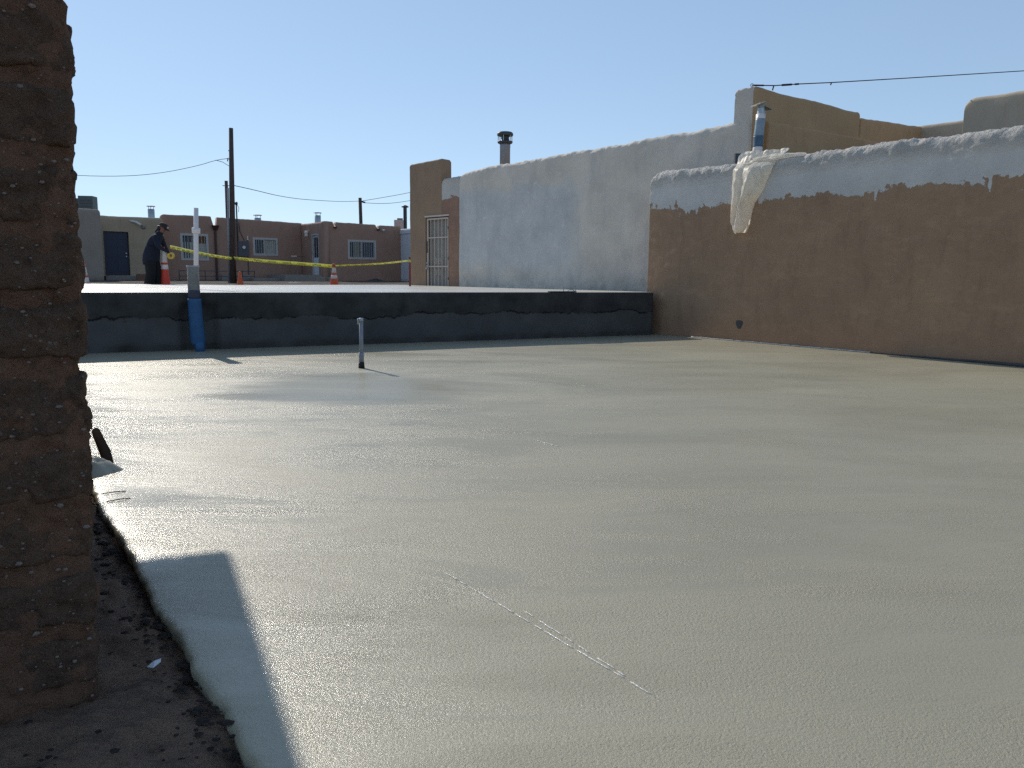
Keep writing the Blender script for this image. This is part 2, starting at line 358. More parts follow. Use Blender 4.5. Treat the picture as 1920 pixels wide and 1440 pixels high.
def rwall(name, parent, mat, p0, d, L, z0, ztop, thick=.3, r=.08, du=.12, dz=.12, amp=.01, capamp=0.0, endr=(0, 0), holes=(), seed=0.0, hollow=.14, wave=.6):
    """a plastered wall: front face on the line p0 + t*d, rounded parapet, uneven surface, openings cut through the front"""
    d = Vector((d[0], d[1], 0)).normalized(); n_in = Vector((-d.y, d.x, 0)); p0 = Vector((p0[0], p0[1], 0))
    zt = ztop if callable(ztop) else (lambda t: ztop)
    ts = {0.0, L}; k = max(1, round(L / du)); ts |= {L * i / k for i in range(k + 1)}
    for e in (0, 1):
        if endr[e]:
            for q in (.02, .08, .2, .4, .7, 1): ts.add(endr[e] * q if e == 0 else L - endr[e] * q)
    for h in holes:
        ts = {t for t in ts if min(abs(t - h[0]), abs(t - h[1])) > .03 or t in (0.0, L)}; ts |= {h[0], h[1]}
    ts = sorted(ts)
    def top(t):
        z = zt(t)
        for e, q in ((0, t), (1, L - t)):
            if endr[e] and q < endr[e]: z -= endr[e] * .8 * (1 - math.sqrt(max(0, 1 - (1 - q / endr[e]) ** 2)))
        return z
    zc = min(top(t) for t in ts) - r - .02
    kz = max(1, round((zc - z0) / dz)); zs = {z0 + (zc - z0) * i / kz for i in range(kz + 1)}
    for h in holes:
        zs = {z for z in zs if min(abs(z - h[2]), abs(z - h[3])) > .03 or z in (z0, zc)} | {h[2], h[3]}
    zs = sorted(z for z in zs if z <= zc + 1e-6)
    A = 5; V = []; rows = None
    for t in ts:
        T = top(t); prof = [(0, z, 0) for z in zs]
        ne = max(1, int((max(map(zt, ts)) - zc) / dz))
        for i in range(1, ne + 1): prof.append((0, lerp(zc, T - r, i / ne), .3))
        for i in range(1, A + 1):
            a = math.pi / 2 * i / A; prof.append((r - r * math.cos(a), T - r + r * math.sin(a), 1))
        for i in range(1, A + 1):
            a = math.pi / 2 * (1 - i / A); prof.append((thick - r + r * math.cos(a), T - r + r * math.sin(a), 1))
        prof.append((thick, z0, 0)); rows = len(prof)
        for q, z, c in prof:
            p = p0 + d * t + n_in * q + Vector((0, 0, z))
            g = fb(p + Vector((seed, seed, seed)), wave * 2, 3) * amp + fb(p + Vector((seed, 0, 0)), 6, 3) * amp * .35
            if capamp:
                f = max(0, min(1, (z - (T - .42)) / .3)); g += f * capamp * (.7 * fb(p, 5, 5) + .9 * fb(p, 15, 4))
            if q < thick * .5: p -= n_in * g
            else: p += n_in * g
            if c == 1: p.z += g * 1.2
            V.append(p)
    F = []
    nt = len(ts); nz = len(zs)
    for i in range(nt - 1):
        tm = (ts[i] + ts[i + 1]) / 2
        for j in range(rows - 1):
            if j < nz - 1:
                zm = (zs[j] + zs[j + 1]) / 2
                if any(h[0] < tm < h[1] and h[2] < zm < h[3] for h in holes): continue
            F.append((i * rows + j, (i + 1) * rows + j, (i + 1) * rows + j + 1, i * rows + j + 1))
        F.append((i * rows + rows - 1, (i + 1) * rows + rows - 1, (i + 1) * rows, i * rows))
    for e, i0, tt in ((0, 0, 0.0), (1, nt - 1, L)):
        hz = [h[3] for h in holes if (h[0] <= 1e-6 if e == 0 else h[1] >= L - 1e-6)]
        if hz:                          # an opening that runs out to this end: close only the wall above it
            js = [j for j in range(rows - 1) if j >= nz or zs[j] >= hz[0] - 1e-6]
            V.append(p0 + d * tt + n_in * thick + Vector((0, 0, hz[0]))); F.append(tuple(i0 * rows + j for j in js) + (len(V) - 1,))
        else: F.append(tuple(i0 * rows + j for j in range(rows)))
    for h in holes:                     # reveals of each opening
        q = [p0 + d * t + Vector((0, 0, z)) for t, z in ((h[0], h[2]), (h[1], h[2]), (h[1], h[3]), (h[0], h[3]))]
        k = len(V); V += [x - n_in * .012 for x in q] + [x + n_in * hollow for x in q]
        for i in range(4):
            if (i == 1 and h[1] >= L - 1e-6) or (i == 3 and h[0] <= 1e-6): continue
            F.append((k + i, k + (i + 1) % 4, k + 4 + (i + 1) % 4, k + 4 + i))
    return mesh_obj(name, V, F, mat, parent, True)

# ------------------------------------------------------------------ the setting
def sheet(name, pts, mat, z=None):
    o = mesh_obj(name, pts, [tuple(range(len(pts)))], mat); return tag(o, kind='structure')
RW0 = Vector((-6.25, 11.2, 0)); RWd = Vector((.888, .461, 0)).normalized(); RWn = Vector((-RWd.y, RWd.x, 0))
sheet('ground', [(-2500, -2500, -.14), (2500, -2500, -.14), (2500, 2500, -.14), (-2500, 2500, -.14)], 'dirt')
# the street level behind the retaining wall, dipping slightly behind the new slab
def street():
    V, F = [], []; us = [-2500, -300, -60, -30, -15, -8] + [i * 1.0 for i in range(-5, 26)] + [40, 80, 300, 2500]
    vs = [.30, 3.5, 6, 8, 10] + [11 + i for i in range(0, 22)] + [45, 80, 300, 2500]
    for v in vs:
        for u in us:
            p = RW0 + RWd * u + RWn * v
            z = interp([(18, .73), (22, .745), (30, .82), (40, .83)], p.y) + (fb(p, .5, 3) * .02 if abs(u) < 50 else 0)
            V.append((p.x, p.y, z))
    n = len(us)
    for i in range(len(vs) - 1):
        for j in range(n - 1): F.append((i * n + j, i * n + j + 1, (i + 1) * n + j + 1, (i + 1) * n + j))
    return tag(mesh_obj('street', V, F, 'yard', None, True), kind='structure')
street()
# lower slab: fresh pour, left edge on a line with the adobe wall
SL = Vector((-.617, 1.728, 0)); SLd = Vector((-.581, .814, 0)).normalized(); SLr = Vector((SLd.y, -SLd.x, 0))
def slab_dz(p): return .003 * fb(p, .45, 2) + .0006 * fb((p.x * .6, p.y * 1.6, 0), 1.8, 2)
def slab():
    V, F = [], []; vs = []; v = -8.0
    while v < 20: vs.append(v); v += .04 if -1 < v < 5 else .16
    us = [0, .012, .03, .06, .12] + [.2 + .16 * i for i in range(90)]
    for v in vs:
        e = .028 * fb((v, 3.1, 0), 2.2, 3) + .016 * fb((v, 9, 0), 11, 3)
        V.append(SL + SLd * v + SLr * (e + .02) + Vector((0, 0, -.15)))
        for u in us:
            p = SL + SLd * v + SLr * (u + (e if u < .1 else e * max(0, 1 - u)))
            dz = slab_dz(p)
            if u < .12: dz -= (.014, .006, .003, .001)[[0, .012, .03, .06].index(u)] * (1 + .8 * fb((v, 0, 4), 6, 2))
            V.append(p + Vector((0, 0, dz)))
    n = len(us) + 1
    for i in range(len(vs) - 1):
        for j in range(n - 1): F.append((i * n + j, i * n + j + 1, (i + 1) * n + j + 1, (i + 1) * n + j))
    return tag(mesh_obj('concrete_slab', V, F, 'slab', None, True), kind='structure')
slab_o = slab()
M['paste'] = simple('wet_cement_paste', (.74, .72, .66), (.64, .62, .56), 30, .2, .5, 90)
def ridge(pts, w, h, name='trowel_ridge'):
    """thin broken bead of paste left by the trowel"""
    mb = MB(); pts = [Vector(p) for p in pts]; n = int((pts[-1] - pts[0]).length / .012)
    i = 0
    while i < n:
        ln = random.randint(4, 16); seg = []
        for k in range(i, min(n, i + ln)):
            t = k / n; p = pts[0].lerp(pts[-1], t); p += Vector((.003 * fb((t * 5, 0, 1), 2), 0.003 * fb((t * 6, 2, 1), 2), 0)); p.z = slab_dz(Vector((p.x, p.y, 0))) + .001
            seg.append(p)
        if len(seg) > 2: mb.tube(seg, [w * random.uniform(.5, 1) * (.4 if j in (0, len(seg) - 1) else 1) for j in range(len(seg))], 6)
        i += ln + random.choice((-1, 0, 0, 0, 1, 2))
    return mb.build(name, 'paste', slab_o, True)
ridge([(-.263, 2.977, 0), (.42, 2.07, 0)], .0036, .003)
ridge([(.05, 2.63, 0), (.36, 2.17, 0)], .003, .003)
ridge([(.161, 5.543, 0), (.344, 5.321, 0)], .004, .003)
# raised slab behind the retaining wall, draining gently away
def raised():
    F0 = [RW0 + RWd * -9, RW0 + RWd * 10.35]
    V, F = [], []; us = [i * .5 for i in range(-18, 21)] + [10.35]; m = 24
    for u in us:
        p = RW0 + RWd * u
        # far edge: Y = 20.5 on the open side, the foot of the white house on the other
        t1 = (20.5 - p.y) / RWn.y
        if u > 3.2: t1 = min(t1 + (u - 3.2) * .9, max(.5, ((Vector((3.3, 17.5, 0)) - p).dot(Vector((.724, .69, 0)))) / RWn.dot(Vector((.724, .69, 0)))))
        for k in range(m + 1):
            q = p + RWn * (t1 * k / m) - (RWn * -.02 if k == 0 else Vector((0, 0, 0)))
            if k == 0: q += RWn * (.004 + .012 * fb((u, 1, 0), 5, 3))
            V.append((q.x, q.y, .889 - .002 * (q.y - 12) + .002 * fb(q, 1.2, 3)))
        V.append((q.x, q.y, .6))
    n = m + 2
    for i in range(len(us) - 1):
        for j in range(n - 1): F.append((i * n + j, (i + 1) * n + j, (i + 1) * n + j + 1, i * n + j + 1))
    return tag(mesh_obj('raised_slab', V, F, 'raised', None, True), kind='structure')
raised()
# trampled dirt along the adobe wall
def dirt():
    V, F = [], []; n, m = 300, 90
    for i in range(n + 1):
        v = -3.2 + 8.4 * i / n
        for j in range(m + 1):
            u = .06 - 1.9 * j / m
            p = SL + SLd * v + SLr * u
            z = -.030 + .022 * fb(p, 1.7, 4) + .020 * fb(p, 7, 4) + .010 * fb(p, 22, 4) - .022 * max(0, 1 - abs(u) / .10)
            V.append((p.x, p.y, min(max(z, -.125), -.004 if u > -.02 else 1)))
    for i in range(n):
        for j in range(m): a = i * (m + 1) + j; F.append((a, a + 1, a + m + 2, a + m + 1))
    return tag(mesh_obj('dirt_path', V, F, 'dirt', None, True), kind='structure')
dirt()
def clods():
    mb = MB(); rnd = random.Random(3)
    for k in range(700):
        edge = rnd.random() < .62
        v = rnd.uniform(-1.2, 3.0); u = -abs(rnd.gauss(.03, .05)) if edge else -rnd.uniform(.03, .5)
        p = SL + SLd * v + SLr * u; s = rnd.choice((.003, .004, .005, .006, .008, .01, .016 if edge else .006))
        o = Vector((p.x, p.y, -.030 + .022 * fb(p, 1.7, 4) + .014 * fb(p, 7, 4)))
        pts = []; k0 = rnd.random() * 9
        for a in range(6):
            for b, (rr, zz) in enumerate(((.6, -.5), (1, .1), (.55, .75))):
                th = a * math.pi / 3 + b * .5; q = rr * s * (1 + .5 * noise.noise((k0 + a, b, s * 99)))
                pts.append(o + Vector((q * math.cos(th) * 1.3, q * math.sin(th), zz * s * .45)))
        fs = []
        for a in range(6):
            for b in range(2): fs.append((a * 3 + b, ((a + 1) % 6) * 3 + b, ((a + 1) % 6) * 3 + b + 1, a * 3 + b + 1))
        fs.append(tuple(a * 3 + 2 for a in range(6)))
        mb.add(pts, fs)
    return tag(mb.build('soil_clods', 'clod'), 'dark crumbled clods of earth along the slab edge', 'clods', kind='stuff')
clods()

# ------------------------------------------------------------------ rough adobe wall on the left
def adobe_wall():
    C0 = Vector((-1.204, 2.105, 0)); a = Vector((-math.sin(R(33.2)), math.cos(R(33.2)), 0)); wv = Vector((-a.y, a.x, 0))
    L, TH, HT = 5.0, .56, 3.2
    t = thing('adobe_wall', (C0.x, C0.y, -.12), 'thick crumbling adobe brick wall in shade beside the wet slab', 'wall')
    def put(s, q, z): return C0 + a * s + wv * q + Vector((0, 0, z)) - wv * (.018 * z)
    # mud core (mortar): fine near the corner, coarse further on
    def rough_box(name, s0, s1, q0, q1, z0, z1, step, amp, mat, seed, rnd=.012, parent=t):
        V, F, idx = [], [], {}
        ns, nq, nz = [max(2, round(abs(x) / step)) for x in (s1 - s0, q1 - q0, z1 - z0)]
        def vert(i, j, k):
            key = (i, j, k)
            if key not in idx:
                s, q, z = lerp(s0, s1, i / ns), lerp(q0, q1, j / nq), lerp(z0, z1, k / nz)
                # round the arrises
                for ax in (0, 1):
                    pass
                ds = min(s - s0, s1 - s); dq = min(q - q0, q1 - q); dzz = min(z - z0, z1 - z)
                cs, cq, cz = (s0 + s1) / 2, (q0 + q1) / 2, (z0 + z1) / 2
                e = sum(1 for x in (ds, dq, dzz) if x < .008)
                pull = {0: 0, 1: 0, 2: rnd * .7, 3: rnd * 1.2}[e]
                def toward(x, c): return x + (pull if x < c else -pull)
                if e >= 2: s, q, z = toward(s, cs) if ds < .008 else s, toward(q, cq) if dq < .008 else q, toward(z, cz) if dzz < .008 else z
                p = put(s, q, z); g = Vector((fb(p + Vector((seed, 0, 0)), 9, 4), fb(p + Vector((0, seed, 7)), 9, 4), .5 * fb(p + Vector((3, 0, seed)), 9, 3)))
                g += Vector((fb(p, 30, 3), fb(p + Vector((5, 0, 0)), 30, 3), fb(p + Vector((8, 0, 0)), 30, 3))) * .5
                g += Vector((fb(p + Vector((2, 0, 0)), 3.2, 3), fb(p + Vector((6, 0, 0)), 3.2, 3), .8 * fb(p + Vector((11, 0, 0)), 4.5, 3))) * .9
                idx[key] = len(V); V.append(p + g * amp)
            return idx[key]
        for (A, B, C, N) in (('i', 'j', 'k', (ns, nq, nz)),):
            for i in range(ns):
                for j in range(nq):
                    for k in (0, nz): F.append((vert(i, j, k), vert(i + 1, j, k), vert(i + 1, j + 1, k), vert(i, j + 1, k)))
                for k in range(nz):
                    for j in (0, nq): F.append((vert(i, j, k), vert(i + 1, j, k), vert(i + 1, j, k + 1), vert(i, j, k + 1)))
            for j in range(nq):
                for k in range(nz):
                    for i in (0, ns): F.append((vert(i, j, k), vert(i, j + 1, k), vert(i, j + 1, k + 1), vert(i, j, k + 1)))
        return mesh_obj(name, V, F, mat, parent, True)
    core = rough_box('mortar', .004, .62, .001, TH - .01, -.13, HT, .014, .016, 'mortar', 2.0)
    rough_box('mortar', .62, L - .01, .014, TH - .014, -.13, HT, .07, .01, 'mortar', 5.0)
    P = .19; rnd = random.Random(11)
    zc = .36 - P * 2; k = 0
    while zc + P < HT + .02:
        z0, z1 = zc + .024, zc + P - .02
        j = rnd.uniform(-.003, .006); o = rnd.uniform(-.003, .008)
        sp = .30 if k % 2 else .25
        rough_box('brick', -.004 + o, .30, -.004 + j, sp - .012, z0 + rnd.uniform(-.012, .012), z1 + rnd.uniform(-.012, .012), .0115, .017, 'brick', rnd.uniform(0, 50), .006)
        rough_box('brick', -.004 + o, .30, sp + .012, TH - .004, z0, z1, .03, .013, 'brick', rnd.uniform(0, 50), .016)
        s = .32 + (.0 if k % 2 else .17)
        if k % 2 == 0: rough_box('brick', .32, .47, -.002, .25, z0, z1, .03, .012, 'brick', rnd.uniform(0, 50), .014)
        while s < L - .1:
            e = min(s + .37, L)
            rough_box('brick', s, e, -.006 + rnd.uniform(-.006, .006), .25, z0, z1, .09, .012, 'brick', rnd.uniform(0, 50), .014)
            s = e + .025
        zc += P; k += 1
    # pebbles and gravel bedded in the end face
    mb = MB(); rp = random.Random(4)
    for _ in range(420):
        q, z = rp.uniform(.0, .34), rp.uniform(-.05, 2.5); r = rp.choice((.0015, .0018, .002, .0025, .003, .004, .0055 if rp.random() < .35 else .002))
        o = put(-.006 + .004 * rp.random(), q, z); pts = []
        ax = (a * -1.0, wv * 1.0, Vector((0, 0, 1)))
        for th in range(5):
            for rr, h in ((1.0, -.6), (.95, .3), (.45, .9)):
                an = th * 2 * math.pi / 5 + rr; k = rr * r * (1 + .4 * rp.random())
                pts.append(o + ax[1] * (k * math.cos(an) * 1.4) + ax[2] * (k * math.sin(an)) + ax[0] * (h * r + .004))
        fs = [(t_ * 3 + b_, ((t_ + 1) % 5) * 3 + b_, ((t_ + 1) % 5) * 3 + b_ + 1, t_ * 3 + b_ + 1) for t_ in range(5) for b_ in range(2)] + [tuple(t_ * 3 + 2 for t_ in range(5))]
        mb.add(pts, fs)
    tag(mb.build('gravel', simple('embedded_gravel', (.24, .20, .175), (.12, .092, .078), 120, .9), t), kind='stuff')
    # unseen deck added on top of the wall to cast the square slab shadow
    A = Vector((-4.13, 7.16, HT + .03)); e1 = Vector((.44, -.9, 0)).normalized(); e2 = Vector((-.95, -.31, 0)).normalized()
    for i in range(8):
        o = A + e2 * (i * .205) + Vector((0, 0, rnd.uniform(0, .006)))
        MB().obox(o, e2 * .195, e1 * 5.3, (0, 0, .05)).build('shadow_caster_plank', 'caster_plank', t)
adobe_wall()

# ------------------------------------------------------------------ retaining wall
def retaining():
    t = thing('retaining_wall', (RW0.x, RW0.y, 0), 'long dark damp concrete retaining wall under the raised slab', 'wall')
    V, F = [], []; L0, L1 = -9.0, 10.3; nu = int((L1 - L0) / .05); zs = [-.1, .0, .03, .06, .085] + [.1 + .05 * i for i in range(15)] + [.84, .865, .878]
    for i in range(nu + 1):
        u = lerp(L0, L1, i / nu); p = RW0 + RWd * u
        seam = .50 + .16 * fb((u * .9, 0, 2), .8, 4)
        for z in zs:
            g = .008 * fb((u, z, 1), 3, 4)
            g += .012 * max(0, min(1, (z - seam) / .03))                       # upper lift stands proud
            if abs(z - seam) < .03: g -= .02 * max(0, fb((u, z, 5), 5, 3))      # ragged cold joint
            if z > .82: g -= .012 * max(0, fb((u, 0, 8), 9, 3)) + (.008 if z > .87 else 0)
            if z < .11: g -= .07 * (1 - z / .11) * (.6 + .8 * fb((u, 0, 3), 3, 3))
            g -= .085 * max(0, min(1, (.27 - abs(u - 1.56)) / .03)) * max(0, min(1, (.72 - z) / .03))   # chased slot for the pipe
            V.append(p - RWn * g + Vector((0, 0, z)))
        V.append(p + RWn * .28 + Vector((0, 0, .872))); V.append(p + RWn * .28 + Vector((0, 0, -.1)))
    n = len(zs) + 2
    for i in range(nu):
        for j in range(n): F.append((i * n + j, (i + 1) * n + j, (i + 1) * n + (j + 1) % n, i * n + (j + 1) % n))
    F.append(tuple(range(n))); F.append(tuple(nu * n + j for j in range(n))[::-1])
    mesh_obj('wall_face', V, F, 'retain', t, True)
retaining()

# ------------------------------------------------------------------ brown wall on the right, its roof and what hangs there
BWd = Vector((.602, -.799, 0)).normalized(); BWn = Vector((-BWd.y, BWd.x, 0)); BW0 = Vector((5.39, 13.08, 0)) + BWd * -4.22
def bw(t, z, off=0.0): return BW0 + BWd * (t + 4.22) + BWn * off + Vector((0, 0, z))
def brown_house():
    t = thing('stucco_house', (BW0.x, BW0.y, -.02), 'low brown stucco house with ragged white coating over its rounded parapet', 'house')
    zt = lambda s: 3.33 + .02 * fb((s, 0, 0), .7, 3) + .012 * fb((s, 4, 0), 2.5, 2)
    rwall('wall', t, 'brown_r', BW0, BWd, 11.6, -.03, zt, .34, .13, .045, .05, .012, .020, (.22, 0), seed=3)
    # pale joint strip along the foot
    mb = MB(); V = []
    for i in range(80):
        s = lerp(-2.95, .75, i / 79); V.append(bw(s, .012 + .006 * fb((s, 1, 1), 4, 2), -.02 - .01 * fb((s, 7, 1), 6, 2)))
    mb.tube(V, [.012 * (1 + .6 * fb((i, 0, 0), .7, 2)) for i in range(80)], 6); mb.build('joint_strip', 'strip', t, True)
    mb = MB(); V = [bw(lerp(.7, 6, i / 60), .008 + .012 * min(1, i / 25), -.02 - .03 * min(1, i / 25) - .012 * fb((i, 7, 1), .3, 2)) for i in range(61)]  # dark strip modelled along the foot in place of the wall's slim shadow
    mb.tube(V, [.004 + .024 * min(1, i / 25) for i in range(61)], 6); mb.build('foot_shadow_strip', 'retain', t, True)
    # dark plugged hole
    pts = [bw(-1.83 + .075 * math.cos(a) * (1 + .25 * math.sin(3 * a)), .32 + .1 * math.sin(a) * (1 + .2 * math.cos(2 * a)), -.006) for a in [i * math.pi / 8 for i in range(16)]]
    pb = [p + BWn * .03 for p in pts]
    mesh_obj('patch', pts + pb, [tuple(range(16))] + [(i, (i + 1) % 16, 16 + (i + 1) % 16, 16 + i) for i in range(16)], simple('dark_patch', (.10, .095, .09), (.06, .058, .056), 20, .9, .4, 40), t)
    # flat roof behind the parapet
    rf = [bw(-4.1, 2.95, .3), bw(7.2, 2.95, .3), bw(7.2, 2.95, 5), (10.2, 18.6, 2.95), (5.2, 15.4, 2.95), (4.4, 15.65, 2.95)]
    mesh_obj('roof', [Vector(p) for p in rf] + [Vector(p) - Vector((0, 0, .2)) for p in rf], [tuple(range(6)), tuple(range(11, 5, -1))] + [(i, (i + 1) % 6, 6 + (i + 1) % 6, 6 + i) for i in range(6)], 'concrete_old', t)
brown_house()
def plastic_sheet():
    Lb = [(-1.95, 3.46), (-2.10, 3.38), (-2.15, 3.2), (-2.15, 2.98), (-2.09, 2.63), (-2.07, 2.4), (-2.05, 2.2), (-2.0, 2.08), (-1.93, 2.00)]
    Rb = [(-1.05, 3.42), (-1.10, 3.36), (-1.24, 3.22), (-1.33, 3.0), (-1.47, 2.735), (-1.62, 2.55), (-1.68, 2.35), (-1.70, 2.18), (-1.78, 2.02)]
    V, F = [], []; n, m = 80, 56
    for j in range(n + 1):
        f = j / n * (len(Lb) - 1); i0 = min(int(f), len(Lb) - 2); q = f - i0
        l = [lerp(Lb[i0][k], Lb[i0 + 1][k], q) for k in (0, 1)]; r = [lerp(Rb[i0][k], Rb[i0 + 1][k], q) for k in (0, 1)]
        for i in range(m + 1):
            x = i / m; s, z = lerp(l[0], r[0], x), lerp(l[1], r[1], x); depth = j / n
            fold = .042 * math.sin(x * 9 + 2.5 * depth + 3 * fb((x, depth, 1), 1.6, 2)) * min(1, depth * 2 + .2)
            fold += .045 * abs(fb((s, z * .7, 2), 4, 3)) + .012 * fb((s * 2, z * .6, 6), 6, 3)
            bulge = .012 + .24 * max(0, math.sin(math.pi * x)) ** .55 * min(1, depth * 2.0) * (1 - .15 * depth)
            off = -(bulge + fold)
            if z > 3.18:                      # goes over the rounded parapet
                k = min(1, (z - 3.18) / .2); off = lerp(off, .12 + .06 * fb((s, z, 9), 4, 3), k ** .8); z += .05 * k + .03 * fb((s, z, 4), 6, 3) * k
            V.append(bw(s, z, off))
    for j in range(n):
        for i in range(m): a = j * (m + 1) + i; F.append((a, a + 1, a + m + 2, a + m + 1))
    k0 = len(V); n2, m2 = 44, 20              # gathered tail lying along the coping
    for j in range(n2 + 1):
        u = j / n2; s = lerp(-1.9, -.72, u); wd = lerp(1, .62, u ** 2)
        for i in range(m2 + 1):
            a = math.pi * (.06 + .62 * i / m2) * 1.0
            rr = (.155 - .05 * u ** 6) + .02 * fb((s * 1.2, i * .15, 3), 3, 3) + .012 * math.sin(i * 1.3 + s * 6)
            off = .13 - rr * math.cos(a * wd + (1 - wd) * 1.3); z = 3.215 + rr * math.sin(a * wd + (1 - wd) * 1.3)
            V.append(bw(s, z + .008, off))
    for j in range(n2):
        for i in range(m2): a = k0 + j * (m2 + 1) + i; F.append((a, a + 1, a + m2 + 2, a + m2 + 1))
    o = mesh_obj('plastic_sheet', V, F, 'plastic', None, True, loc=bw(-1.9, 2.0, -.1))
    tag(o, 'crumpled cloudy plastic sheet hanging over the white wall coping', 'plastic sheet')
plastic_sheet()
def flue_wrapped():
    b = Vector((4.62, 15.2, 2.95)); tp = Vector((4.70, 15.22, 4.40))
    t = thing('wrapped_flue', b, 'leaning roof flue wrapped in pale and blue plastic with angled cap plates', 'flue')
    ax = (tp - b); N = 14
    def ringed(f0, f1, r0, r1, seed, am):
        V, F = [], []; k = 18
        for i in range(N + 1):
            f = lerp(f0, f1, i / N); c = b + ax * f
            for j in range(k):
                th = 2 * math.pi * j / k; r = lerp(r0, r1, i / N) * (1 + am * fb((math.cos(th) * 2, math.sin(th) * 2, f * 5 + seed), 1, 3))
                V.append(c + Vector((math.cos(th) * r, math.sin(th) * r, 0)))
        for i in range(N):
            for j in range(k): F.append((i * k + j, i * k + (j + 1) % k, (i + 1) * k + (j + 1) % k, (i + 1) * k + j))
        F.append(tuple(N * k + j for j in range(k))); F.append(tuple(range(k))[::-1])
        return V, F
    mesh_obj('pipe_sleeve', *ringed(0, .92, .098, .088, 1, .10), 'pvc_white', t, True)
    mesh_obj('blue_band', *ringed(.50, .64, .0965, .095, 1, .10), simple('blue_tape', (.075, .14, .21), (.05, .10, .16), 9, .5), t, True)
    mesh_obj('pale_blue_wrap', *ringed(.64, .86, .095, .0915, 1, .10), simple('pale_blue_plastic', (.30, .36, .42), (.18, .24, .30), 11, .4), t, True)
    mesh_obj('collar', *ringed(.9, 1.0, .075, .072, 4, .05), 'metal', t, True)
    for s, rz in ((-1, .55), (1, -.45)):
        c = tp + Vector((.09 * s, -.02 * s, .05 - .03 * (s > 0)))
        e1 = Vector((.17 * s, .03, -.07 if s > 0 else -.06)); e2 = Vector((.05, -.2, -.02)); o = tp + Vector((0, .1, .10 if s < 0 else .03))
        MB().obox(o, e1 if s < 0 else e1 * .8, e2, (0, 0, .02)).build('cap_plate', simple('cap_plate_metal', (.30, .30, .26), (.22, .22, .2), 14, .6, 0, 20, .3), t)
    MB().obox(tp + Vector((-.045, -.05, -.02)), (.1, 0, 0), (0, .1, 0), (0, 0, .11)).build('cap_body', simple('cap_body_metal', (.40, .38, .31), (.3, .29, .24), 14, .6, 0, 20, .2), t)
flue_wrapped()
o = MB().obox((4.27, 15.3, 2.95), (.10, 0, 0), (0, .1, 0), (0, 0, .62)).build('vent_stub', 'dark_metal', None, loc=(4.3, 15.3, 2.95))
tag(o, 'short dark square vent stub behind the plastic sheet', 'vent')

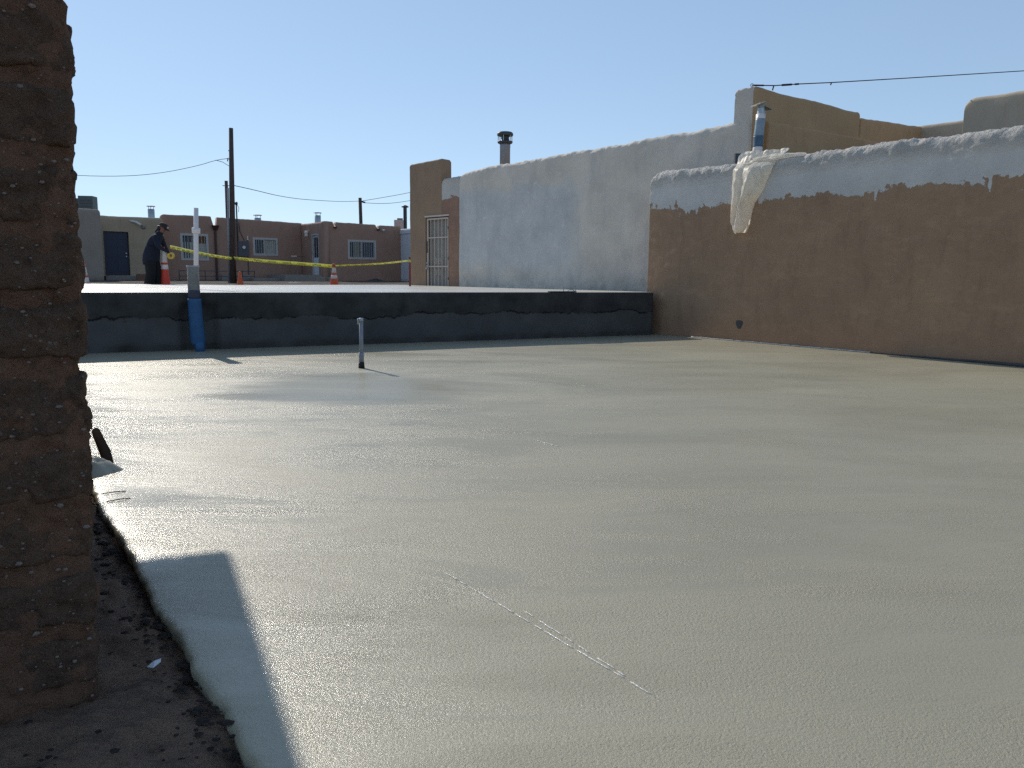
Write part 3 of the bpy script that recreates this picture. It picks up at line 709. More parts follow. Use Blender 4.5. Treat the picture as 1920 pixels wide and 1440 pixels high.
# ------------------------------------------------------------------ white house with the gate
WWd = Vector((.69, -.724, 0)).normalized(); WWn = Vector((-WWd.y, WWd.x, 0)); WW0 = Vector((-3.15, 23.86, 0))
def wwp(s, z, off=0.0): return WW0 + WWd * s + WWn * off + Vector((0, 0, z))
def white_house():
    t = thing('courtyard_house', (WW0.x, WW0.y, .70), 'tall stucco house with blotchy white side wall and cream barred gate', 'house')
    g0, g1 = .78, 1.86                                # gate opening along the wall
    pz = lambda s: 4.475 + .03 * s / 1.5
    rwall('parapet_wall', t, 'gate_brown', WW0, WWd, 1.545, .66, pz, .36, .05, .1, .1, .012, 0, (.05, .05), holes=[(g0, 1.545, .66, 2.87)], seed=8)
    rwall('coated_wall', t, 'gate_cap', WW0 + WWd * 1.547, WWd, 2.377 - 1.547, .66, lambda s: 3.92 + .03 * s, .36, .07, .06, .08, .012, .012, (.1, 0), holes=[(0.0, g1 - 1.547, .66, 2.87)], seed=8)
    tab = [(0, 3.96), (.2, 4.0), (.83, 4.07), (1.8, 4.10), (2.9, 4.12), (4.6, 4.15), (6.4, 4.21), (8, 4.24), (8.9, 4.29), (9.6, 4.3)]
    rwall('white_wall', t, 'white', WW0 + WWd * 2.38 - WWn * .035, WWd, 8.93, .66, lambda s: interp(tab, s) + .012 * fb((s, 0, 2), 1.3, 3), .36, .10, .06, .08, .016, .016, (.10, 0), seed=4)
    # body of the house behind the walls
    mb = MB().obox(wwp(.3, .6, .36), WWd * 10.6, WWn * 6.5, (0, 0, 3.05)); mb.build('house_body', 'ochre', t)
    # taller front parapets facing the neighbouring roof, stepping back
    Kp = wwp(11.36, 0); Qd = Vector((.75, .66, 0)).normalized()
    rwall('front_parapet', t, 'ochre', Kp, Qd, 4.46, 2.6, lambda s: 4.90 + .028 * s, .33, .06, .15, .15, .014, 0, (.1, .07), seed=2)
    rwall('lower_ledge', t, 'ochre', Kp - Vector((-Qd.y, Qd.x, 0)) * .10 + Qd * .42, Qd, 5.2, 2.6, lambda s: 4.29 + .035 * s, .12, .05, .15, .15, .014, 0, (.03, .05), seed=6)
    rwall('front_parapet', t, 'ochre', Kp + Qd * 4.56, Qd, 4.2, 2.6, lambda s: 4.93 + .07 * s, .33, .06, .15, .15, .014, 0, (.06, .07), seed=5)
    rwall('parapet_end', t, 'white', wwp(10.93, 0, -.01), WWd, .40, 3.6, 4.885, .3, .05, .06, .08, .02, .02, (.07, .05), seed=12)
    # roof-edge parapet glimpsed behind the step
    MB().obox(wwp(1.6, 3.6, 1.2), WWd * .9, WWn * .3, (0, 0, .62)).build('rear_parapet', 'house_grey', t)
    # security gate
    gt = MB(); zg0, zg1 = .74, 2.84; th = .03
    for s in (g0 + .03, g1 - .075): gt.obox(wwp(s, zg0, .02), WWd * .045, WWn * .035, (0, 0, zg1 - zg0))
    for z in (zg0, zg1 - .045): gt.obox(wwp(g0 + .076, z, .022), WWd * (g1 - g0 - .152), WWn * .03, (0, 0, .045))
    gate = gt.build('security_gate', 'gate_paint', t)
    for i in range(5):
        s = g0 + .10 + (g1 - g0 - .2) * (i + .5) / 5
        MB().obox(wwp(s, zg0 + .046, .03), WWd * .018, WWn * .018, (0, 0, zg1 - zg0 - .092)).build('bar', 'gate_paint', gate)
    for z in (1.42, 2.26): MB().obox(wwp(g0 + .077, z, .026), WWd * (g1 - g0 - .154), WWn * .003, (0, 0, .03)).build('cross_rail', 'gate_paint', gate)
    cs = (g0 + g1) / 2
    for sgn in (-1, 1):
        for zc in (1.28, 1.58):
            pts = [wwp(cs + sgn * (.09 + (.07 - .05 * k / 24) * math.cos(k * .4)), zc + (.10 - .07 * k / 24) * math.sin(k * .4) * (1 if zc > 1.4 else -1), .022) for k in range(25)]
            MB().tube(pts, .006, 5).build('scroll', 'gate_paint', gate, True)
    lk = MB().obox(wwp(g0 + .026, 1.34, -.004), WWd * .075, WWn * .02, (0, 0, .22)); lk.build('lock_plate', 'frame_white', gate)
    MB().tube([wwp(g0 + .06, 1.38, -.004), wwp(g0 + .06, 1.38, -.06)], [.028, .032], 10).build('knob', 'metal', gate, True)
    MB().tube([wwp(g0 + .06, 1.50, -.012), wwp(g0 + .06, 1.50, -.004)], .02, 10).build('keyhole', 'black', gate)
    MB().obox(wwp(g0 + .03, 1.84, .0), WWd * .03, WWn * .02, (0, 0, .34)).build('latch_guard', 'dark_metal', gate)
    for z in (1.05, 1.62, 2.5): MB().obox(wwp(g1 - .06, z, .0), WWd * .03, WWn * .02, (0, 0, .08)).build('hinge', 'steel_dull', gate)
    MB().obox(wwp(g0 - .02, 2.872, -.03), WWd * (g1 - g0 + .06), WWn * .05, (0, 0, .045)).build('lintel_trim', 'gate_paint', t)
    MB().obox(wwp(g0 - .01, .66, .12), WWd * (g1 - g0 + .02), WWn * .04, (0, 0, 2.2)).build('inner_door', 'gate_dark', t)
    # stove flue
    fb_ = wwp(3.14, 3.56, 1.0); fx = Vector((fb_.x, fb_.y, 3.56)); fl = MB().lathe(fx, [(.145, 0), (.145, 1.18), (.15, 1.19), (.15, 1.27), (.14, 1.275)], 24).build('stove_flue', 'steel_dull', t, True)
    MB().lathe(fx, [(.14, 1.276), (.20, 1.30), (.215, 1.33), (.215, 1.35), (.12, 1.36), (.11, 1.47), (.12, 1.48)], 24).build('flue_collar', 'dark_metal', fl, True)
    MB().lathe(fx, [(.215, 1.50), (.225, 1.51), (.225, 1.57), (.19, 1.6), (.05, 1.62)], 24).build('rain_cap', 'dark_metal', fl, True)
    for k in range(6):
        th = k * math.pi / 3 + .3; MB().tube([fx + Vector((.2 * math.cos(th), .2 * math.sin(th), 1.34)), fx + Vector((.2 * math.cos(th), .2 * math.sin(th), 1.52))], .012, 6).build('cap_strut', 'metal', fl)
white_house()
def tan_house():
    p = Vector((9.9, 17.6, 0)); d = Vector((.602, -.799, 0)).normalized(); n = Vector((-d.y, d.x, 0))
    t = thing('tan_house', (p.x, p.y, .7), 'pale tan stucco house with stepped parapets beyond the white coping', 'house')
    rwall('parapet_wall', t, 'tan', p, d, 6, .7, lambda s: 5.125 + .01 * fb((s, 0, 0), 1, 2), .34, .10, .2, .2, .014, 0, (.2, 0), seed=1)
    rwall('rear_parapet', t, 'tan', p + n * 2.6 - d * 3.6, d, 7, .7, 5.19, .34, .09, .25, .25, .014, 0, (0, 0), seed=2)
    MB().obox(p + n * .35 + Vector((0, 0, .7)), d * 6, n * 2.2, (0, 0, 3.9)).build('house_body', 'tan', t)
tan_house()
def cable():
    pts = [(4.61, 15.6, 4.90), (5.15, 15.9, 4.97), (5.76, 16.3, 5.10), (6.67, 16.9, 5.28), (8.82, 18.1, 5.68), (12.64, 20, 6.35), (16.21, 21.6, 6.95)]
    t = thing('overhead_cable', pts[0], 'overhead service cable with clamps anchored to the ochre parapet corner', 'cable')
    MB().tube(pts, .011, 6).build('cable_wire', 'wire', t)
    def at(f): return Vector(pts[0]).lerp(Vector(pts[1]), f) if f < 1 else Vector(pts[1]).lerp(Vector(pts[2]), f - 1) if f < 2 else Vector(pts[2]).lerp(Vector(pts[3]), f - 2)
    for f0, f1, r in ((.05, .5, .017), (1.3, 1.7, .022), (1.85, 2.0, .02)): MB().tube([at(f0), at(f1)], r, 6).build('clamp', 'wire', t)
    for f, l in ((.95, .09), (3 - 1e-3, .05)): MB().tube([at(min(f, 2.99)), at(min(f, 2.99)) - Vector((.02, 0, l))], .014, 6).build('pigtail', 'wire', t)
    th = [Vector(pts[0]) + Vector((.0, 0, .0)) + Vector((.03 * math.cos(a), 0, .03 * math.sin(a))) for a in [k * math.pi / 6 for k in range(13)]]
    MB().tube(th, .007, 5).build('anchor_eye', 'metal', t)
cable()

# ------------------------------------------------------------------ pipes
def pipes():
    c = RW0 + RWd * 1.50 - RWn * .135
    t = thing('sewer_riser', (c.x, c.y, 0), 'fat grey pipe stub with blue foam sleeve against the retaining wall', 'pipe')
    MB().lathe((c.x, c.y, 0), [(.086, .70), (.086, 1.27), (.094, 1.272), (.094, 1.30), (.07, 1.30), (.07, 1.2)], 24).build('pipe_top', 'pvc_grey', t, True)
    MB().lathe((c.x, c.y, 0), [(.089, .76), (.090, .84), (.089, .90), (.088, .93)], 24).build('tape_wrap', 'dark_wrap', t, True)
    V, F = [], []; n, k = 22, 22
    for i in range(n + 1):
        z = lerp(.80, .10, i / n); ox = .03 * (i / n) ** 1.5
        r = interp([(.1, .098), (.22, .107), (.28, .105), (.32, .101), (.8, .098)], z)
        for j in range(k):
            th = 2 * math.pi * j / k; rr = r * (1 + .05 * fb((math.cos(th), math.sin(th), z * 4), 1.5, 3))
            V.append((c.x + ox + rr * math.cos(th), c.y + rr * math.sin(th), z))
    for i in range(n):
        for j in range(k): F.append((i * k + j, i * k + (j + 1) % k, (i + 1) * k + (j + 1) % k, (i + 1) * k + j))
    F.append(tuple(range(k))); F.append(tuple(n * k + j for j in range(k)))
    mesh_obj('foam_sleeve', V, F, 'blue_wrap', t, True)
    MB().tube([(c.x + .055, c.y - .03, .14), (c.x + .07, c.y - .045, .06), (c.x + .075, c.y - .05, -.02)], [.075, .07, .066], 16).build('elbow', 'blue_wrap', t, True)
    b = Vector((-5.94, 14.5, .885))
    t = thing('vent_pipe', b, 'tall slender white plastic pipe with coupling standing on the raised slab', 'pipe')
    tp = Vector((-5.87, 14.5, 2.375))
    MB().tube([b, tp], .042, 16).build('pipe', 'pvc_white', t, True)
    d = (tp - b).normalized(); m = b + d * 1.08
    MB().tube([m - d * .05, m - d * .047, m + d * .047, m + d * .05], [.062, .073, .073, .062], 16).build('coupling', 'pvc_white', t, True)
    b = Vector((-1.937, 9.808, 0))
    t = thing('water_stub', b, 'thin upright metal pipe stub with black taped foot in the wet concrete', 'pipe')
    MB().tube([b, b + Vector((.005, 0, .62))], .026, 14).build('pipe', 'steel_dull', t, True)
    MB().tube([b + Vector((0, 0, -.005)), b + Vector((0, 0, .05)), b + Vector((.002, 0, .08))], [.042, .038, .033], 12).build('taped_foot', 'black', t, True)
    MB().tube([b + Vector((0, 0, .081)), b + Vector((0, 0, .2))], .033, 12).build('pipe_sleeve', 'steel_dull', t, True)
    MB().tube([b + Vector((.005, 0, .60)), b + Vector((.005, 0, .64))], .030, 12).build('end_cap', 'metal', t, True)
    MB().tube([b + Vector((-.03, -.01, .635)), b + Vector((-.034, -.012, .56))], .012, 6).build('lever', 'metal', t, True)
    # bits of metal left at the edge of the raised slab
    t = thing('anchor_plate', (1.0, 14.95, .883), 'small dark metal plate with two bent pins on the raised slab edge', 'plate')
    MB().obox((.72, 14.80, .884), (.52, .27, 0), (-.05, .1, 0), (0, 0, .02)).build('plate', 'dark_metal', t)
    for x, y, h in ((.98, 15.0, .10), (1.22, 15.1, .11)): MB().tube([(x, y, .89), (x, y, .88 + h), (x - .02, y, .9 + h)], .008, 6).build('pin', 'metal', t)
    MB().tube([(1.06, 15.0, .905), (1.1, 15.02, .93), (1.16, 15.04, .93), (1.2, 15.07, .905)], .007, 6).build('wire_tie', 'metal', t)
pipes()

# ------------------------------------------------------------------ shadow lump, spoil and scraps by the adobe wall
def spoil():
    c = Vector((-2.55, 4.52, 0)); t = thing('shadow_lump', c, 'low lump and dark strip shaped as a wedge of shadow beside adobe wall', 'shadow stand-in')  # lump and black strip stand in for a wedge of shadow
    V, F = [], []; n, k = 10, 26
    for i in range(n + 1):
        f = i / n
        for j in range(k):
            th = 2 * math.pi * j / k; r = f * (.17 + .05 * fb((math.cos(th) * 1.5, math.sin(th) * 1.5, 3), 1, 3))
            z = .10 * (1 - f ** 1.6) + .02 * fb((f * 3, math.cos(th), math.sin(th)), 2, 3) * (1 - f) - .004
            V.append((c.x + r * math.cos(th) * 1.05, c.y + r * math.sin(th) * .8, z))
    for i in range(n):
        for j in range(k): F.append((i * k + j, i * k + (j + 1) % k, (i + 1) * k + (j + 1) % k, (i + 1) * k + j))
    mesh_obj('lump', V, F, 'slab', t, True)
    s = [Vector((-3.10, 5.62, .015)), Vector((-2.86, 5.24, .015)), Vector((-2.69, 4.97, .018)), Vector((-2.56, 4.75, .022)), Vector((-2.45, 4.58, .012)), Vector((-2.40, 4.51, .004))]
    MB().tube(s, [.03, .032, .034, .03, .02, .008], 8).build('lump_shadow_strip', 'shadow_strip_twig', t, True)  # black tube laid along the slab as a shadow band
    o = mesh_obj('paper_scrap', [(-1.125, 2.235, -.015), (-1.098, 2.222, -.01), (-1.085, 2.245, -.002), (-1.092, 2.262, .0), (-1.118, 2.256, -.01), (-1.104, 2.244, .002)],
                 [(0, 1, 5), (1, 2, 5), (2, 3, 5), (3, 4, 5), (4, 0, 5), (0, 4, 3, 2, 1)], 'paper', None, False, loc=(-1.1, 2.24, -.03))
    tag(o, 'small torn white paper scrap on the dirt path', 'paper')
    for (p, q) in (((-2.22, 4.04, .004), (-2.12, 4.10, .003)), ((-2.12, 3.90, .004), (-2.03, 3.97, .003))):
        o = MB().tube([p, (Vector(p) + Vector(q)) / 2 + Vector((.01, 0, .004)), q], .0028, 5).build('twig', 'shadow_strip_twig', None, loc=p)
        tag(o, 'thin dark twig lying on the slab edge', 'twig', 'twigs on the slab edge')
    rnd = random.Random(5)
    for k, (x, y, s) in enumerate(((-1.02, 1.98, .03), (-1.24, 1.72, .035), (-.98, 1.62, .022), (-1.2, 2.62, .03))):
        V, F = [], []
        for a in range(8):
            for b, (rr, zz) in enumerate(((.7, -.6), (1, -.1), (.8, .5), (.35, .75))):
                th = a * math.pi / 4; q = rr * s * (1 + .35 * noise.noise((k * 3 + a, b, 1)))
                V.append((x + q * math.cos(th) * 1.25, y + q * math.sin(th), -.03 + zz * s * .6))
        for a in range(8):
            for b in range(3): F.append((a * 4 + b, ((a + 1) % 8) * 4 + b, ((a + 1) % 8) * 4 + b + 1, a * 4 + b + 1))
        F.append(tuple(a * 4 + 3 for a in range(8))); F.append(tuple(a * 4 for a in range(8))[::-1])
        o = mesh_obj('stone', V, F, 'concrete_old', None, False, loc=(x, y, -.06)); tag(o, 'small grey stone half sunk in the dirt path', 'stone', 'stones in the dirt path')
spoil()

# ------------------------------------------------------------------ houses across the street
E1 = Vector((.8, .6, 0)); E2 = Vector((.6, -.8, 0)); GZ = .80
def fr(p0, d):
    d = Vector(d); n = Vector((-d.y, d.x, 0)); p0 = Vector((p0[0], p0[1], 0))
    return lambda s, z, off=0.0: p0 + d * s + n * off + Vector((0, 0, z)), d, n
def window(parent, p0, dr, s0, s1, z0, z1, bars, sash=.5, cur=None, dark_top=False):
    P, d, n = fr(p0, dr); b = .055
    f = MB()
    f.obox(P(s0 - .05, z0 - .05, -.02), d * (s1 - s0 + .1), n * .08, (0, 0, .05 + b)).obox(P(s0 - .05, z1 - b, -.02), d * (s1 - s0 + .1), n * .08, (0, 0, b + .05))
    for s in (s0 - .05, s1 - b): f.obox(P(s, z0 + b, -.019), d * (b + .05), n * .078, (0, 0, z1 - z0 - 2 * b))
    m = lerp(s0, s1, sash); f.obox(P(m - .025, z0 + b, .0), d * .05, n * .05, (0, 0, z1 - z0 - 2 * b))
    w_ = f.build('window', 'frame_white', parent)
    for a, c in ((s0 + b, m - .025), (m + .025, s1 - b)): MB().obox(P(a, z0 + b, .085), d * (c - a), n * .008, (0, 0, z1 - z0 - 2 * b)).build('pane', 'glass', w_)
    for i in range(bars):
        s = lerp(s0 + b, s1 - b, (i + .5) / bars)
        MB().obox(P(s, z0 + .005, -.045), d * .014, n * .014, (0, 0, z1 - z0 - .01)).build('bar', 'frame_white', w_)
    # hanging curtain strips just inside the pane
    if cur:
        for a, c, zt_, mt in cur:
            k = 10; V, F = [], []
            for i in range(k + 1):
                s = lerp(a, c, i / k); o_ = .045 + .02 * math.sin(i * 2.2)
                V += [P(s, z0 + b, o_), P(s, zt_, o_)]
            for i in range(k): F.append((2 * i, 2 * i + 2, 2 * i + 3, 2 * i + 1))
            mesh_obj('curtain', V, F, mt, w_, True)
    MB().obox(P(s0 - .02, z0 - .02, .11), d * (s1 - s0 + .04), n * .02, (0, 0, z1 - z0 + .04)).build('backing', 'black', w_)
    return w_
def vent(parent, x, y, z0, z1, r):
    v = MB().lathe((x, y, 0), [(r, z0), (r, z1 - .16), (r * .8, z1 - .15)], 14).build('roof_vent', 'metal', parent, True)
    MB().lathe((x, y, 0), [(r * 1.3, z1 - .03), (r * 1.25, z1), (.02, z1 + .02)], 14).build('vent_cap', 'metal', v, True)
    for k in range(3):
        th = k * 2.1; MB().tube([(x + r * .75 * math.cos(th), y + r * .75 * math.sin(th), z1 - .16), (x + r * .95 * math.cos(th), y + r * .95 * math.sin(th), z1 - .02)], .015, 5).build('strut', 'metal', v)
def houses():
    # tan house with the blue door
    p = (-15.9, 35.3); t = thing('tan_adobe_house', (-17, 34, GZ), 'sand coloured adobe house with a navy blue door and boxy roof coolers', 'house')
    P, d, n = fr(p, E1)
    rwall('front_wall', t, 'house_tan', P(-2.9, 0), E1, 2.98, .7, lambda s: 3.60 + .02 * fb((s, 0, 0), 1, 2), .35, .12, .2, .2, .02, 0, (0, .16), holes=[(.53, 1.52, 1.03, 2.93)], seed=1, hollow=.16)
    door = MB().obox(P(-2.36, 1.04, .10), d * .96, n * .05, (0, 0, 1.87)).build('door', 'door_blue', t)
    for a, c, z0, z1 in ((.1, .44, 1.55, 1.8), (.52, .86, 1.55, 1.8), (.1, .44, .75, 1.45), (.52, .86, .75, 1.45), (.1, .44, .12, .62), (.52, .86, .12, .62)):
        MB().obox(P(-2.36 + a, 1.04 + z0, .09), d * (c - a), n * .012, (0, 0, z1 - z0)).build('panel', 'door_blue', door)
    for z in (1.86, 2.0): MB().tube([P(-1.5, z, .10), P(-1.5, z, .04)], .03, 8).build('knob', 'metal', door)
    MB().obox(P(-2.45, .8, -.55), d * 1.5, n * .54, (0, 0, .2)).build('door_step', 'concrete_old', t)
    MB().tube([P(-1.28, 3.42, .02), P(-1.05, 3.36, -.12), P(-.9, 3.24, -.25)], [.05, .05, .06], 8).build('canale_spout', 'light_white', t, True)
    MB().lathe(P(-.75, 3.1, -.05), [(.05, 0), (.09, .03), (.09, .12), (.05, .15)], 10).build('flood_light', 'concrete_old', t)
    MB().obox(P(-2.9, .75, .5), d * 2.9, n * 6, (0, 0, 2.55)).build('house_body', 'house_tan', t)
    q = (-17.06, 32.33); P2, _, _ = fr(q, E1)
    rwall('side_wing', t, 'house_grey', P2(-6, 0), E1, 6.0, .7, lambda s: 3.735, .35, .1, .3, .3, .02, 0, (0, .13), seed=3)
    MB().obox(P2(-6, .72, .345), d * 5.98, n * 2.1, (0, 0, 2.6)).build('house_body', 'house_grey', t)
    for x0, wd, h, zz in ((-19.97, .62, .92, 3.35), (-20.35, .5, .85, 3.35)):
        c = MB().obox((x0, 36.0 + (0 if wd > .6 else .5), 3.2), (wd, .1, 0), (-.1, .6, 0), (0, 0, h + .5)).build('roof_cooler', simple('cooler_green_grey', (.09, .125, .125), (.075, .1, .1), 8, .6), t)
        for k in range(6): MB().obox((x0 + .06, 35.985 + .01 + (0 if wd > .6 else .5), 3.75 + k * .13), (wd - .12, .1 * (wd - .12) / wd, 0), (.0, -.02, 0), (0, 0, .05)).build('louvre', 'box_grey', c)
    # long brown house
    t = thing('brown_adobe_house', (-12, 39, GZ), 'long low chocolate brown adobe house with barred windows and notched parapet', 'house')
    p = (-16.2, 36); P, d, n = fr(p, E1)
    def ztL(s): return interp([(0, 3.82), (2.2, 3.85), (2.26, 3.83), (2.30, 3.40), (2.46, 3.40), (2.52, 3.82), (6.7, 3.74), (7, 3.74)], s)
    rwall('front_wall', t, 'house_brown', P(0, 0), E1, 6.72, .7, ztL, .35, .09, .06, .2, .018, 0, (.15, 0), holes=[(.83, 2.0, 1.80, 2.95), (4.22, 5.37, 2.10, 2.88)], seed=5)
    window(t, p, E1, .83, 2.0, 1.80, 2.95, 7, .45, [(.9, 1.33, 2.6, 'curtain'), (1.4, 1.94, 2.55, 'curtain'), (.9, 1.25, 2.88, 'curtain_dark')])
    window(t, p, E1, 4.22, 5.37, 2.10, 2.88, 9, .45, [(4.3, 4.65, 2.8, 'curtain_dark'), (4.75, 5.3, 2.8, 'curtain')])
    ds = MB().obox(P(2.33, .84, -.09), d * .09, n * .075, (0, 0, 2.36)); dso = ds.build('downspout', 'downspout', t)
    MB().add([P(2.22, 3.42, -.2), P(2.54, 3.42, -.2), P(2.54, 3.42, -.012), P(2.22, 3.42, -.012), P(2.30, 3.2, -.11), P(2.46, 3.2, -.11), P(2.46, 3.2, -.012), P(2.30, 3.2, -.012)],
             [(0, 1, 2, 3), (4, 7, 6, 5), (0, 4, 5, 1), (1, 5, 6, 2), (2, 6, 7, 3), (3, 7, 4, 0)]).build('leader_head', 'downspout', dso)
    mb_ = MB().obox(P(3.40, 1.98, -.18), d * .52, n * .165, (0, 0, .74)).build('meter_box', 'box_grey', t)
    MB().tube([P(3.66, 2.42, -.18), P(3.66, 2.42, -.24)], .075, 12).build('meter_dial', 'light_white', mb_)
    MB().tube([P(3.90, .9, -.03), P(3.90, 2.85, -.03)], .018, 6).build('conduit', 'dark_metal', t)
    MB().obox(P(3.885, 2.78, -.06), d * .05, n * .05, (0, 0, .2)).build('conduit_cap', 'light_white', t)
    m = MB().tube([P(3.42, 2.7, -.06), P(3.42, 4.45, -.06)], .035, 8).build('service_mast', 'dark_metal', t, True)
    MB().lathe(P(3.42, 4.44, -.06), [(.05, 0), (.075, .04), (.07, .12), (.03, .15)], 10).build('weather_head', 'dark_metal', m, True)
    MB().tube([P(3.43, 4.5, -.09), P(3.52, 4.3, -.12), P(3.5, 4.1, -.1)], .012, 5).build('drip_loop', 'wire', m)
    MB().tube([P(3.52, 3.6, -.03), P(3.55, 3.2, -.03), P(3.75, 2.75, -.04)], .014, 5).build('drop_cable', 'wire', t)
    MB().obox(P(0, .76, .5), d * 6.6, n * 6.5, (0, 0, 2.7)).build('house_body', 'house_brown', t)
    # return wall with the storm door
    pr_ = (-10.9, 40); Pr, dr, nr = fr(pr_, E2)
    rwall('return_wall', t, 'house_brown', Pr(.05, 0), E2, 2.75, .7, lambda s: 3.70 - .02 * math.sin(s), .35, .09, .12, .2, .018, 0, (0, .0), holes=[(1.40, 2.26, 1.12, 3.06)], seed=6)
    sd_ = MB().obox(Pr(1.47, 1.13, .06), dr * .82, nr * .04, (0, 0, 1.92)).build('storm_door', 'door_white', t)
    MB().obox(Pr(1.56, 1.98, .05), dr * .64, nr * .012, (0, 0, .98)).build('pane', 'glass', sd_)
    for s in (1.60, 1.86, 2.12): MB().obox(Pr(s, 1.99, .042), dr * .02, nr * .006, (0, 0, .96)).build('muntin', 'door_white', sd_)
    for s in (1.45, 2.25): MB().obox(Pr(s, 1.12, -.01), dr * .055, nr * .06, (0, 0, 1.94)).build('door_jamb', 'frame_white', t)
    MB().obox(Pr(1.45, 3.06, -.02), dr * .86, nr * .07, (0, 0, .06)).build('door_head', 'frame_white', t)
    MB().lathe(Pr(1.02, 3.02, -.10), [(.04, 0), (.09, .02), (.09, .14), (.11, .16), (.11, .26), (.03, .28)], 10).build('porch_light', 'light_white', t)
    # right wing
    p = (-9.2, 37.8); P, d, n = fr(p, E1)
    def ztR(s): return interp([(0, 3.72), (.50, 3.69), (.56, 3.48), (.62, 3.48), (.68, 3.68), (2.8, 3.67), (2.88, 3.5), (2.96, 3.5), (3.04, 3.63), (4.25, 3.65)], s)
    rwall('wing_wall', t, 'house_brown', P(0, 0), E1, 4.22, .7, ztR, .35, .07, .05, .2, .018, 0, (.1, .04), holes=[(1.31, 2.75, 1.97, 2.82)], seed=7)
    window(t, p, E1, 1.31, 2.75, 1.97, 2.82, 11, .48, [(2.1, 2.68, 2.74, 'curtain_dark'), (1.4, 1.6, 2.74, 'curtain_dark')])
    for s in (.59, 2.92): MB().tube([P(s, 3.46, .1), P(s, 3.42, -.14)], [.06, .06], 8).build('canale_spout', 'downspout', t)
    MB().tube([P(3.15, 3.42, -.01), P(3.22, 3.38, -.14)], [.05, .07], 8).build('flood_light', 'light_white', t, True)
    MB().obox(P(.36, .76, .5), d * 3.8, n * 6, (0, 0, 2.55)).build('house_body', 'house_brown', t)
    vent(t, -18.4, 39.8, 3.3, 4.5, .16); vent(t, -13.2, 40.4, 3.3, 4.15, .17); vent(t, -10.75, 43, 3.2, 4.5, .17)
    # porch, blocks and handrail
    po = MB().obox(Pr(.35, .79, -1.9), dr * 2.35, nr * 1.88, (0, 0, .335)).build('porch', 'concrete_old', t)
    MB().obox(Pr(.6, .79, -3.2), dr * 1.6, nr * 1.28, (0, 0, .16)).build('porch_step', 'concrete_old', t)
    ra = MB().tube([(-11.10, 39, 2.02), (-10.80, 39, 2.02), (-10.22, 38.2, 2.0)], .013, 6).build('handrail', 'dark_metal', t)
    MB().tube([(-11.12, 38.98, 2.035), (-10.84, 38.98, 2.035)], .026, 6).build('rail_sleeve', 'light_white', ra)
    for x in (-11.05, -10.83): MB().tube([(x, 39, 1.13), (x, 39, 2.02)], .012, 6).build('rail_post', 'concrete_old', ra)
    # white neighbour
    p = (-5.8, 40.3); t = thing('white_adobe_house', (-5.6, 40, GZ), 'plain white walled house at the end of the brown house', 'house')
    P, d, n = fr(p, E2)
    rwall('side_wall', t, 'house_white', P(-.3, 0), E2, 4.0, .7, 3.5, .35, .06, .3, .3, .012, 0, (0, 0), seed=7)
    MB().obox(P(-.32, 3.25, -.05), d * 4.0, n * .04, (0, 0, .16)).build('coping_band', 'house_white', t)
    MB().obox(P(-.2, .76, .4), d * 3.8, n * 5, (0, 0, 2.4)).build('house_body', 'house_white', t)
    ch = MB().obox((-6.55, 43, 3.1), (.5, .1, 0), (-.08, .4, 0), (0, 0, 1.05)).build('chimney', simple('pink_stucco', (.46, .37, .34), (.4, .32, .3), 6, .85), t)
    MB().obox((-6.4, 43.1, 4.151), (.3, .05, 0), (-.05, .25, 0), (0, 0, .1)).build('chimney_cap', 'concrete_old', ch)
    fl = MB().lathe((-5.98, 43.2, 3.1), [(.10, 0), (.10, 1.72), (.11, 1.73)], 14).build('stove_flue', 'dark_metal', t, True)
    MB().lathe((-5.98, 43.2, 4.84), [(.19, 0), (.2, .05), (.06, .12)], 14).build('rain_cap', 'dark_metal', fl, True)
houses()
